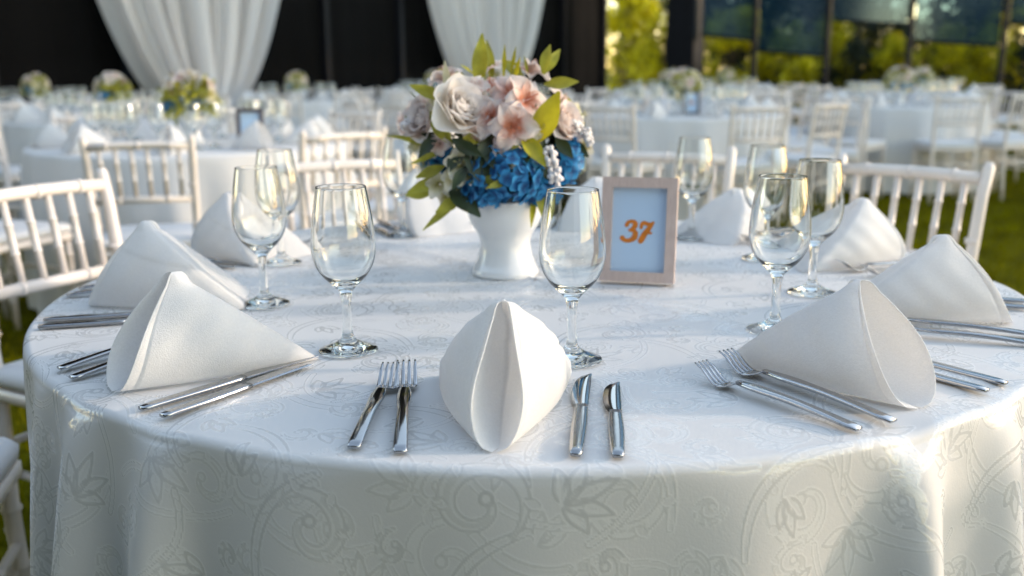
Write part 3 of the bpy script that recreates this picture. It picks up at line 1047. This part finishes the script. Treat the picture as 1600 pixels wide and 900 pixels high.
BQ = VX + Vector((0, 0, .128))
def P(px, py, dy):                                              # bouquet local point, metres from the vase mouth
    return Vector(((px-790)*.00110*(1+dy*.6), dy, (312-py)*.00112*(1+dy*.6) + dy*.23*.0))
bq = empty('flower_bouquet', 'artificial bouquet of pink, white and bright blue flowers in the footed vase', 'bouquet', BQ, 0)
obj('rose', rose(P(668, 188, -.03), (-.9, -1, .35), .034, 8).mesh('rose', attr='petal'), 'rose_palepink', bq)
obj('rose', rose(P(884, 195, -.03), (.9, -.8, .4), .030, 9).mesh('rose', attr='petal'), 'rose_palepink', bq)
obj('rose', rose(P(727, 168, -.075), (.55, -.8, .5), .046, 3).mesh('rose', attr='petal'), 'rose_petal', bq)
for i, (px, py, dy, n, r, m) in enumerate([(772, 178, -.085, (-.1, -1, .35), .036, 'lily_petal'), (803, 192, -.10, (.2, -1, .1), .040, 'lily_petal'), (826, 155, -.07, (.7, -1, .5), .042, 'lily_petal'),
                                        (772, 142, -.03, (-.2, -.6, 1), .032, 'lily_petal'), (800, 148, -.055, (.0, -1, .6), .036, 'lily_petal'), (640, 200, -.01, (-.9, -1, .0), .026, 'pale_petal'), (858, 178, -.05, (.9, -.8, .6), .026, 'pale_petal'), (690, 222, -.06, (-.7, -1, 0), .022, 'pale_petal'),
                                        (745, 205, -.09, (-.1, -1, -.2), .020, 'pale_petal'), (900, 215, -.0, (1, -.4, .3), .026, 'pale_petal'), (765, 118, .02, (-.2, -.2, 1), .030, 'pale_petal'), (830, 125, .05, (.3, .4, 1), .034, 'pale_petal'), (700, 135, .05, (-.4, .4, 1), .034, 'pale_petal'), (690, 165, -.05, (-.5, -1, .4), .022, 'cream_petal'), (745, 140, -.05, (-.1, -1, .7), .024, 'pale_petal'), (845, 195, -.08, (.5, -1, .2), .022, 'cream_petal'), (785, 222, -.098, (0, -1, .1), .017, 'pale_petal'), (655, 225, -.02, (-.9, -.8, .1), .022, 'cream_petal'), (878, 165, .0, (.8, -.5, .6), .026, 'pale_petal'), (905, 190, .02, (1, -.3, .4), .022, 'cream_petal')]):
    o = obj('lily', lily(P(px, py, dy), n, r*.9, 10+i, 6, 1.5, .09).mesh('lily', attr='petal'), m, bq)
    o['label'] = 'pale pink lily' if m == 'pale_petal' else 'pink lily with salmon throat'
for px, py, dy, a, b, c, n, sd in [(798, 260, -.078, .058, .042, .048, 88, 1), (757, 290, -.062, .042, .035, .028, 48, 2), (886, 252, -.02, .024, .036, .040, 52, 3), (688, 245, -.02, .020, .02, .022, 24, 4), (838, 296, -.035, .036, .03, .020, 36, 5)]:
    obj('hydrangea', hydrangea(P(px, py, dy), a, b, c, n, sd).mesh('hydrangea', attr='petal'), 'blue_petal', bq)
for px, py, dy, r, sd in [(716, 292, -.06, .020, 8), (672, 252, -.03, .020, 10), (722, 246, -.085, .026, 1), (712, 268, -.075, .022, 2), (735, 262, -.08, .020, 3), (690, 282, -.05, .022, 4), (702, 300, -.05, .020, 5), (910, 236, 0, .022, 6), (680, 268, -.04, .018, 7)]:
    obj('small_bloom', lily(P(px, py, dy), (-.2, -1, .2), r, 60+sd, 5, .8, .03).mesh('small_bloom', attr='petal'), 'cream_petal', bq)
def fuzzy(pts, r, seed, n=46):
    mb = MB(); q = random.Random(seed)
    for i in range(n):
        t = q.random(); k = min(len(pts)-2, int(t*(len(pts)-1))); f = t*(len(pts)-1)-k
        p = Vector(pts[k]).lerp(Vector(pts[k+1]), f) + Vector((q.gauss(0, 1), q.gauss(0, 1), q.gauss(0, 1))).normalized()*r*q.uniform(.5, 1)
        mb.lathe([(.0003, -.0042), (.0036, -.002), (.0042, .0005), (.0028, .0032), (.0003, .0042)], 6, c=p)
    return mb
obj('filler_spike', fuzzy([P(858, 228, -.10), P(866, 255, -.105), P(870, 275, -.10)], .010, 1, 60).mesh('filler_spike'), 'filler_white', bq)
obj('filler_spike', fuzzy([P(892, 196, -.04), P(912, 208, -.03), P(920, 225, -.03)], .008, 2, 40).mesh('filler_spike'), 'filler_white', bq)
obj('filler_spike', fuzzy([P(655, 180, -.03), P(640, 200, -.03)], .007, 3, 26).mesh('filler_spike'), 'filler_white', bq)
obj('filler_spike', fuzzy([P(800, 218, -.09), P(802, 212, -.095)], .005, 4, 14).mesh('filler_spike'), 'filler_white', bq)
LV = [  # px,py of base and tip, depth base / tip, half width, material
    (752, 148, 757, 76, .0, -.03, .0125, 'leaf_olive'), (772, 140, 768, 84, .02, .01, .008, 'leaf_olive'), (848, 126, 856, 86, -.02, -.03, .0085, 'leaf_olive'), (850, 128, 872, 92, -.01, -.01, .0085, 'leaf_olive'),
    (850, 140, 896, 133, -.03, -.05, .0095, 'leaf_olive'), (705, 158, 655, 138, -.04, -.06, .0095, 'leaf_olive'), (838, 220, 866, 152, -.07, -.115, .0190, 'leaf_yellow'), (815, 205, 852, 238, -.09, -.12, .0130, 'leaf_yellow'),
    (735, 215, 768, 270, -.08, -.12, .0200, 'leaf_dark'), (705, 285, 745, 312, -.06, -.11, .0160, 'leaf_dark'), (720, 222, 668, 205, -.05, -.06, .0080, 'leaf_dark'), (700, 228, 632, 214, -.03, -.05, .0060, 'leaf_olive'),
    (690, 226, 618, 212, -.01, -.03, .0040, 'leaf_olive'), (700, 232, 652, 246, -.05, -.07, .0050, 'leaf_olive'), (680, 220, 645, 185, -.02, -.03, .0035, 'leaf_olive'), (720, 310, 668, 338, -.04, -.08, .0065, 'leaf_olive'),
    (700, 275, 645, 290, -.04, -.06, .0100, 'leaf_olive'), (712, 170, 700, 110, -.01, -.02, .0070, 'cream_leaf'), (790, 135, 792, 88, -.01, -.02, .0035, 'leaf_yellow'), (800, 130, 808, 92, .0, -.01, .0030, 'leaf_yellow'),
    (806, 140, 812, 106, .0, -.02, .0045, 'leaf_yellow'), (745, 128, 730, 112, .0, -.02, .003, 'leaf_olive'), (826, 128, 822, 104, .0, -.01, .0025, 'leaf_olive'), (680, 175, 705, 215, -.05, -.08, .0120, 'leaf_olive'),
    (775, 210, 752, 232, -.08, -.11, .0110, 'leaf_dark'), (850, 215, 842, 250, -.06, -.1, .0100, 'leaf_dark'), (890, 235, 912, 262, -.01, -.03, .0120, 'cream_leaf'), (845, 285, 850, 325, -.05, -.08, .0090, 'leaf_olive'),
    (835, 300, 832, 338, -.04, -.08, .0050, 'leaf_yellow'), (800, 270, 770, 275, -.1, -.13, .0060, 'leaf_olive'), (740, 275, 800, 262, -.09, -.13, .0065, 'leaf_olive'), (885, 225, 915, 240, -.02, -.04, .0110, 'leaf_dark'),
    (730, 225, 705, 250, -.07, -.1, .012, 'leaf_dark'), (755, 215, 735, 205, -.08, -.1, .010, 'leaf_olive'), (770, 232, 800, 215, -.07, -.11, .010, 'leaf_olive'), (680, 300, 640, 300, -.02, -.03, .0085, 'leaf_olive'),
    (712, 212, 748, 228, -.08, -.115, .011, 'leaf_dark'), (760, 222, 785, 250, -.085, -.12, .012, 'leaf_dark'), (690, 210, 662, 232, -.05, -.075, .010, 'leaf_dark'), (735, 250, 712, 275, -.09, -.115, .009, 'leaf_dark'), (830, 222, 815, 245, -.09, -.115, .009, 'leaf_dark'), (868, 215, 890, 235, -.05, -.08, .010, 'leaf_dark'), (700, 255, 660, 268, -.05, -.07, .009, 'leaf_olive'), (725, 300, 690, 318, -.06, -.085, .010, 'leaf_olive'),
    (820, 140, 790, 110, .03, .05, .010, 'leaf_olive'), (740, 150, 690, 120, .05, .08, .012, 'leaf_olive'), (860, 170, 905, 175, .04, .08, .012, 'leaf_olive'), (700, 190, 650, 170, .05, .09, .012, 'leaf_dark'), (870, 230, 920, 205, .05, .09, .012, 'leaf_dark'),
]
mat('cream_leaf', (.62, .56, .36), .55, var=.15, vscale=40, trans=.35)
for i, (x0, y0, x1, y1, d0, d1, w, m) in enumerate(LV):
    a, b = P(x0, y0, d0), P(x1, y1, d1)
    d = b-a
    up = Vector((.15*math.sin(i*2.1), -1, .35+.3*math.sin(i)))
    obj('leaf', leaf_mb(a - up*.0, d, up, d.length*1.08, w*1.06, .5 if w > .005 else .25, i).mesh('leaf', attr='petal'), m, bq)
# stems that gather in the vase mouth, and the dark moss ball they stand in
sm_ = MB()
for i in range(18):
    a = i*2.4
    t = P(650+270*((i*.37) % 1), 150+140*((i*.61) % 1), .05*math.sin(a)-.02)
    sm_.tube([Vector((.03*math.cos(a), .03*math.sin(a), -.045)), Vector((t.x*.4, t.y*.5, t.z*.45)), t], [.0018, .0016, .0010], 5)
obj('stems', sm_.mesh('stems'), 'stem_green', bq)
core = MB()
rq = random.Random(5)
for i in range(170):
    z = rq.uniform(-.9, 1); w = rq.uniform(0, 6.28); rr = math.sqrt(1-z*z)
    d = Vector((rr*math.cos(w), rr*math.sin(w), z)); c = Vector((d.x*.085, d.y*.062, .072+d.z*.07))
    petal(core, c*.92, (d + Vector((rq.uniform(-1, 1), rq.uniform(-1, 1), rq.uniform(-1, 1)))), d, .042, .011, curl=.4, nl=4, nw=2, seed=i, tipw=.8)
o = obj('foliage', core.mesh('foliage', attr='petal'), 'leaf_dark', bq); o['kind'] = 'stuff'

# ------------------------------------------------------------------ picture frames with the table number
def ribbon(pts, w, z, nn=14):
    """brush stroke with round ends as a flat strip; w is a list of half widths"""
    pts = spl(pts, nn); m = len(pts)
    W = np.interp(np.linspace(0, 1, m), np.linspace(0, 1, len(w)), w)
    v, f = [], []
    for i, p in enumerate(pts):
        a = pts[max(0, i-1)]; b = pts[min(m-1, i+1)]
        t = Vector((b[0]-a[0], b[1]-a[1])); t.normalize()
        v += [(p[0]-t.y*W[i], p[1]+t.x*W[i], z), (p[0]+t.y*W[i], p[1]-t.x*W[i], z)]
    f = [(2*i, 2*i+1, 2*i+3, 2*i+2) for i in range(m-1)]
    for e, wd_ in ((0, W[0]), (m-1, W[-1])):
        o = len(v); v += [(pts[e][0]+wd_*math.cos(q*PI/6), pts[e][1]+wd_*math.sin(q*PI/6), z+.00004) for q in range(12)]
        f.append(tuple(range(o, o+12)))
    return v, f
def number37():
    mb = MB(); s = .000273
    cv = lambda L_: [((x-395)*s, (455-y)*s) for x, y in L_]
    wv = lambda L_: [x*s*1.18 for x in L_]
    for i, (p, w) in enumerate([
        ([(322, 418), (330, 403), (350, 396), (368, 402), (372, 418), (362, 436), (338, 449)], [11, 9, 9, 12, 14, 11, 6]),
        ([(338, 449), (360, 450), (374, 464), (370, 490), (345, 508), (314, 509), (298, 496)], [6, 9, 14, 15, 11, 10, 13]),
        ([(408, 432), (412, 412), (424, 403), (446, 410), (464, 410), (478, 400)], [8, 10, 10, 10, 9, 7]),
        ([(474, 406), (456, 432), (434, 462), (420, 488), (408, 510)], [8, 12, 14, 15, 14]),
        ([(420, 466), (442, 460), (468, 462)], [5, 8, 6])]):
        v, f = ribbon(cv(p), wv(w), .0003+.0001*i)
        mb.add(v, f)
    return mb.mesh('number', False)
def frame_thing(label, loc, rz, lean, W, H, wood, num, group):
    r = empty('picture_frame', label, 'picture frame', loc, rz, group)
    # local: x across, -y front, z up; leaning back about its foot
    RM = Matrix.Rotation(-lean, 4, 'X')
    bw, th = .0165*W/.12, .018
    def part(nm, mb, m, sm=False):
        me = mb if isinstance(mb, bpy.types.Mesh) else mb.mesh(nm, sm)
        me.transform(RM); return obj(nm, me, m, r)
    iw, ih = W-2*bw, H-2*bw
    y0, y1 = -th, 0.
    def rail(p):                                                # mitred rail from four front points
        mb = MB(); v = [(x, y0, z) for x, z in p] + [(x, y1, z) for x, z in p]
        mb.add(v, [(0, 1, 2, 3), (7, 6, 5, 4), (0, 4, 5, 1), (1, 5, 6, 2), (2, 6, 7, 3), (3, 7, 4, 0)])
        return mb
    X, x = W/2, iw/2
    for p in ([(-X, 0), (X, 0), (x, bw), (-x, bw)], [(-x, H-bw), (x, H-bw), (X, H), (-X, H)], [(-X, 0), (-x, bw), (-x, H-bw), (-X, H)], [(x, bw), (X, 0), (X, H), (x, H-bw)]):
        part('rail', rail(p), wood)
    part('backing', MB().box((0, -.0025, H/2), (iw+.004, .004, ih+.004)), 'ply')
    part('card', MB().add([(-x, -.0070, bw), (x, -.0070, bw), (x, -.0070, H-bw), (-x, -.0070, H-bw)], [(0, 1, 2, 3)]), 'card')
    if num:
        me = number37(); me.transform(Matrix.Translation((0, -.0072, H*.485)) @ Matrix.Rotation(PI/2, 4, 'X'))
        part('number', me, 'orange_ink')
    else:
        me = MB().lathe([(.0001, 0), (.012, 0)], 14).mesh('printed_mark', False)
        me.transform(Matrix.Translation((.004, -.0074, H*.5)) @ Matrix.Rotation(PI/2, 4, 'X') @ Matrix.Diagonal((1.5, .8, 1, 1)))
        part('printed_mark', me, 'orange_ink')
    st = MB().box((0, .026, H*.36), (.028, .003, H*.72), Matrix.Rotation(.34, 3, 'X'))
    part('stand', st, 'ply')
    return r
FC = Vector((.205, 1.512, TOP+.0058))
frame_thing('light wooden picture frame with orange number 37 beside the vase', FC, math.atan2(-.030, .115), R_(9), .121, .169, 'ash_wood', True, 'table number frames')

# ------------------------------------------------------------------ chiavari chairs: origin on the floor under the seat, facing local +x
def nodes_tube(mb, a, b, r, nodes, n=8, bulge=1.35):
    a, b = Vector(a), Vector(b); ts_ = [0.]
    for t in nodes: ts_ += [t-.02, t-.007, t+.007, t+.02]
    ts_ = sorted(set(ts_+[1.])); rad = []
    for t in ts_: rad.append(r*min(bulge, 1.25) if any(abs(t-q) < .01 for q in nodes) else r)
    mb.tube([a.lerp(b, t) for t in ts_], rad, n)
def chair_shapes(n=8):
    out = []
    for s in (-1, 1):
        m = MB()
        pts = [(-.215, .172*s, 0), (-.198, .172*s, .22), (-.190, .174*s, .45), (-.200, .178*s, .62), (-.225, .182*s, .80), (-.243, .185*s, .872), (-.245, .185*s, .884)]
        m.tube(pts, [.0125, .014, .0155, .0150, .0145, .0140, .009], n+2)
        for z, x in ((.70, -.2105), (.55, -.196), (.30, -.196), (.12, -.205)):
            m.tube([(x, .176*s, z-.006), (x, .176*s, z+.006)], .0175, n+2)
        out.append(('back_post', m, 'chair_paint'))
    for s in (-1, 1):
        m = MB(); nodes_tube(m, (.185, .185*s, 0), (.175, .180*s, .432), .0145, (.3, .6, .85), n+2); out.append(('front_leg', m, 'chair_paint'))
    def xr(z): return -.200-.052*(z-.62)/.32
    m = MB(); m.tube([(xr(.845)+.0, y, .845+.006*(1-(y/.18)**2)) for y in (-.172, -.09, 0, .09, .172)], .0150, n+2)
    for y in (-.11, 0, .11): m.tube([(xr(.845), y-.005, .849), (xr(.845), y+.005, .849)], .0175, n+2)
    out.append(('top_rail', m, 'chair_paint'))
    m = MB(); m.tube([(xr(.648), y, .648) for y in (-.168, 0, .168)], .0140, n+2)
    for y in (-.085, .085): m.tube([(xr(.648), y-.005, .648), (xr(.648), y+.005, .648)], .0165, n+2)
    out.append(('lower_rail', m, 'chair_paint'))
    for k in range(6):
        y = (k-2.5)*.0535
        m = MB(); nodes_tube(m, (xr(.648), y, .656), (xr(.845), y*1.02, .840), .0086, (.36, .70), n, 1.22); out.append(('spindle', m, 'chair_paint'))
    for a, b in (((-.196, -.16, .25), (.178, -.17, .25)), ((-.196, .16, .25), (.178, .17, .25)), ((.18, -.172, .30), (.18, .172, .30)), ((-.2, -.16, .32), (-.2, .16, .32))):
        m = MB(); nodes_tube(m, a, b, .0095, (.3, .7), n); out.append(('stretcher', m, 'chair_paint'))
    m = MB()
    def sq(h, z, rr_=.035, back=.83):
        pts = []
        for cx, cy_, a0 in ((1, 1, 0), (-1, 1, PI/2), (-1, -1, PI), (1, -1, 1.5*PI)):
            for k in range(4):
                a = a0+k*PI/6
                x = cx*(h-rr_)+rr_*math.cos(a); y = (cy_*(h-rr_)+rr_*math.sin(a))
                pts.append((x, y*(1 if x > 0 else .96), z))
        return pts
    m.loft([sq(.198, .428), sq(.205, .434), sq(.205, .452), sq(.198, .458)]); out.append(('seat', m, 'chair_paint'))
    m = MB(); m.loft([sq(.19, .459), sq(.203, .466), sq(.205, .482), sq(.195, .496), sq(.15, .503), sq(.05, .505, .02)]); out.append(('cushion', m, 'seat_pad'))
    return out
def chair_root():
    r = empty('chiavari_chair', 'x', 'chair', (0, 0, 0), 0)
    for nm, m, mt in chair_shapes(): obj(nm, m.mesh(nm), mt, r)
    return r
CH = chair_root()
def simple_chair():
    a, b = MB(), MB()
    for nm, m, mt in chair_shapes(4):
        if nm == 'stretcher' and len(m.v) < 0: continue
        (b if nm == 'cushion' else a).add(m.v, m.f)
    n = len(a.f); a.add(b.v, b.f)
    me = a.mesh('chiavari_chair')
    me.materials.append(MATS['chair_paint']); me.materials.append(MATS['seat_pad'])
    idx = np.zeros(len(me.polygons), np.int32); idx[n:] = 1
    me.polygons.foreach_set('material_index', idx)
    return me
far_chair = simple_chair()
used = [False]
def chair(x, y, rz, label, group):
    if not used[0]:
        used[0] = True; CH.location = (x, y, 0); CH.rotation_euler.z = rz; CH['label'] = label; CH['group'] = group
        return CH
    return dup(CH, (x, y, 0), rz, label, group)
NG = 'white chairs around the near table'
for deg, r, tw, lab in ((152.5, 1.0, 0, 'white bamboo style chair at left, its back rails large beside the napkins'),
                        (115, .98, 4, 'blurred white chair at the rear of the near table, left of the bouquet'),
                        (72, 1.10, -2, 'blurred white chair at the rear of the near table behind the 37 frame'),
                        (40.5, 1.03, 3, 'white chair on the lawn side of the near table, before the grass'),
                        (-168, 1.072, 0, 'white cushioned chair cut by the left picture edge, beside the cloth'),
                        (14, 1.02, 0, 'white chair at the lawn side, just outside the right picture edge'),
                        (-18, 1.06, 0, 'white chair just beyond the right edge of the near table')):
    a = R_(deg)
    chair(TC.x+r*math.cos(a), TC.y+r*math.sin(a), a+PI+R_(tw), lab, NG)

# ------------------------------------------------------------------ the other tables
bth = np.linspace(0, 2*PI, 168, endpoint=False)
brho = np.r_[np.linspace(.02, .70, 8, endpoint=False), np.linspace(.70, .80, 9, endpoint=False), np.linspace(.80, 1.5, 14)]
far_cloth = []
for s in (1, 2):
    q = random.Random(s)
    far_cloth.append(cloth_mesh('tablecloth', bth, brho, [(i*18+q.uniform(-5, 5), q.uniform(.03, .06)*(1 if q.random() < .5 else -1), 6) for i in range(20)], s, False))
    far_cloth[-1].materials.append(MATS['plain_cloth'])
far_vase = bpy.data.meshes.new_from_object(vase); far_vase.name = 'vase'

def far_bouquet(seed):
    q = random.Random(seed); parts = []
    fol = MB()
    for i in range(120):
        z = q.uniform(-.7, 1); w = q.uniform(0, 6.28); rr = math.sqrt(1-z*z)
        d = Vector((rr*math.cos(w), rr*math.sin(w), z)); c = Vector((d.x*.10, d.y*.10, .085+d.z*.085))
        petal(fol, c*.9, d+Vector((q.uniform(-.8, .8), q.uniform(-.8, .8), q.uniform(-.8, .8))), d, q.uniform(.05, .09), .014, curl=.4, nl=3, nw=2, seed=i, tipw=.8)
    parts.append(('foliage', fol, 'leaf_olive'))
    for i in range(13):
        z = q.uniform(.0, 1); w = i*2.4; rr = math.sqrt(1-z*z)
        d = Vector((rr*math.cos(w), rr*math.sin(w), z))
        parts.append(('bloom', lily(Vector((d.x*.12, d.y*.12, .10+d.z*.11)), d, .042, seed*31+i, 6, 1.0), ('pale_petal', 'cream_petal', 'rose_petal')[i % 3]))
    for i in range(3):
        w = 4.1+i*.9+seed
        parts.append(('hydrangea', hydrangea((.09*math.cos(w), .09*math.sin(w), .05), .04, .04, .04, 26, i, .012, (math.cos(w), math.sin(w), 0)), 'blue_petal'))
    r = empty('flower_bouquet', 'x', 'bouquet', (0, 0, 0), 0)
    for nm, m, mt in parts:
        o = obj(nm, m.mesh(nm, attr='petal'), mt, r)
        if nm == 'foliage': o['kind'] = 'stuff'
    return r
FB = [far_bouquet(1), far_bouquet(2)]
fbu = [False, False]
FT = [  # x, y, first chair angle, near (with chair parts), where words
    (-1.58, 4.75, -82, True, 'second table, left behind the near one'),
    (1.35, 7.5, -82, True, 'table behind the 37 frame'),
    (-3.0, 7.3, -70, True, 'left table under the wide curtain'),
    (-4.75, 9.7, -80, False, 'far left table by the black wall'),
    (-.15, 8.4, -90, False, 'far table behind the tall bouquet'),
    (-2.6, 11.8, -85, False, 'far table between the two curtains'),
    (-.95, 12.4, -70, False, 'far table below the second curtain'),
    (1.85, 11.2, -90, False, 'far table before the open gap'),
    (3.62, 9.0, -92, False, 'shaded table before the clear wall'),
    (5.1, 12.0, -80, False, 'farthest shaded table by the trees'),
    (-1.2, 15.2, -80, False, 'last table by the black wall'),
    (3.2, 14.4, -80, False, 'far shaded table by the dark pillar'),
]
SIDE = ['near side', 'near right', 'right front', 'right rear', 'far right', 'far side', 'far left', 'left rear', 'left front', 'near left']
zt = TOP+.0045
for i, (x, y, a0, near, w) in enumerate(FT):
    q = random.Random(i+100)
    o = obj('tablecloth', far_cloth[i % 2], None, None, (x, y, 0), (0, 0, q.uniform(0, 6)))
    tag(o, 'white floor length cloth on the '+w, 'tablecloth', 'white tablecloths')
    o = obj('vase', far_vase, None, None, (x, y, zt)); tag(o, 'white footed vase on the '+w, 'vase', 'white vases')
    b = FB[i % 2]; lab = 'white and green bouquet on the '+w
    if not fbu[i % 2]:
        fbu[i % 2] = True; b.location = (x, y, zt+.128); b.rotation_euler.z = q.uniform(0, 6); b['label'] = lab; b['group'] = 'bouquets on the other tables'
    else: dup(b, (x, y, zt+.128), q.uniform(0, 6), lab, 'bouquets on the other tables')
    for k in range(10):
        a = R_(a0+36*k+q.uniform(-3, 3))
        r = 1.02+q.uniform(-.03, .10)
        lab = 'white chair at the '+SIDE[k]+' of the '+w; grp = 'white chairs around the '+w
        if near: chair(x+r*math.cos(a), y+r*math.sin(a), a+PI+q.uniform(-.12, .12), lab, grp)
        else:
            o = obj('chiavari_chair', far_chair, None, None, (x+r*math.cos(a), y+r*math.sin(a), 0), (0, 0, a+PI+q.uniform(-.15, .15)))
            tag(o, lab, 'chair', grp)
        o = obj('napkin', far_nap[(i+k) % 3], None, None, (x+.6*math.cos(a), y+.6*math.sin(a), zt), (0, 0, a+q.uniform(-.1, .1)))
        tag(o, 'white folded napkin at the '+SIDE[k]+' of the '+w, 'napkin', 'folded napkins on the '+w)
        a += R_(10)
        o = obj('wine_glass', far_glass_me, None, None, (x+.45*math.cos(a), y+.45*math.sin(a), zt))
        tag(o, 'outer wine glass at the '+SIDE[k]+' of the '+w, 'wine glass', 'wine glasses on the '+w)
        a += R_(14)
        o = obj('wine_glass', far_glass_me, None, None, (x+.37*math.cos(a), y+.37*math.sin(a), zt))  # second glass at each setting, added for more glints
        tag(o, 'extra sparkle glass at the '+SIDE[k]+' of the '+w, 'wine glass', 'wine glasses on the '+w)
frame_thing('dark picture frame with card painted in sky reflection blue on the second table', (-1.20, 4.42, zt+.001), R_(10), R_(9), .121, .176, 'dark_frame', False, 'table number frames')
frame_thing('dark picture frame with card painted in sky reflection blue on the table behind 37', (1.36, 7.25, zt+.001), R_(-5), R_(9), .121, .176, 'dark_frame', False, 'table number frames')
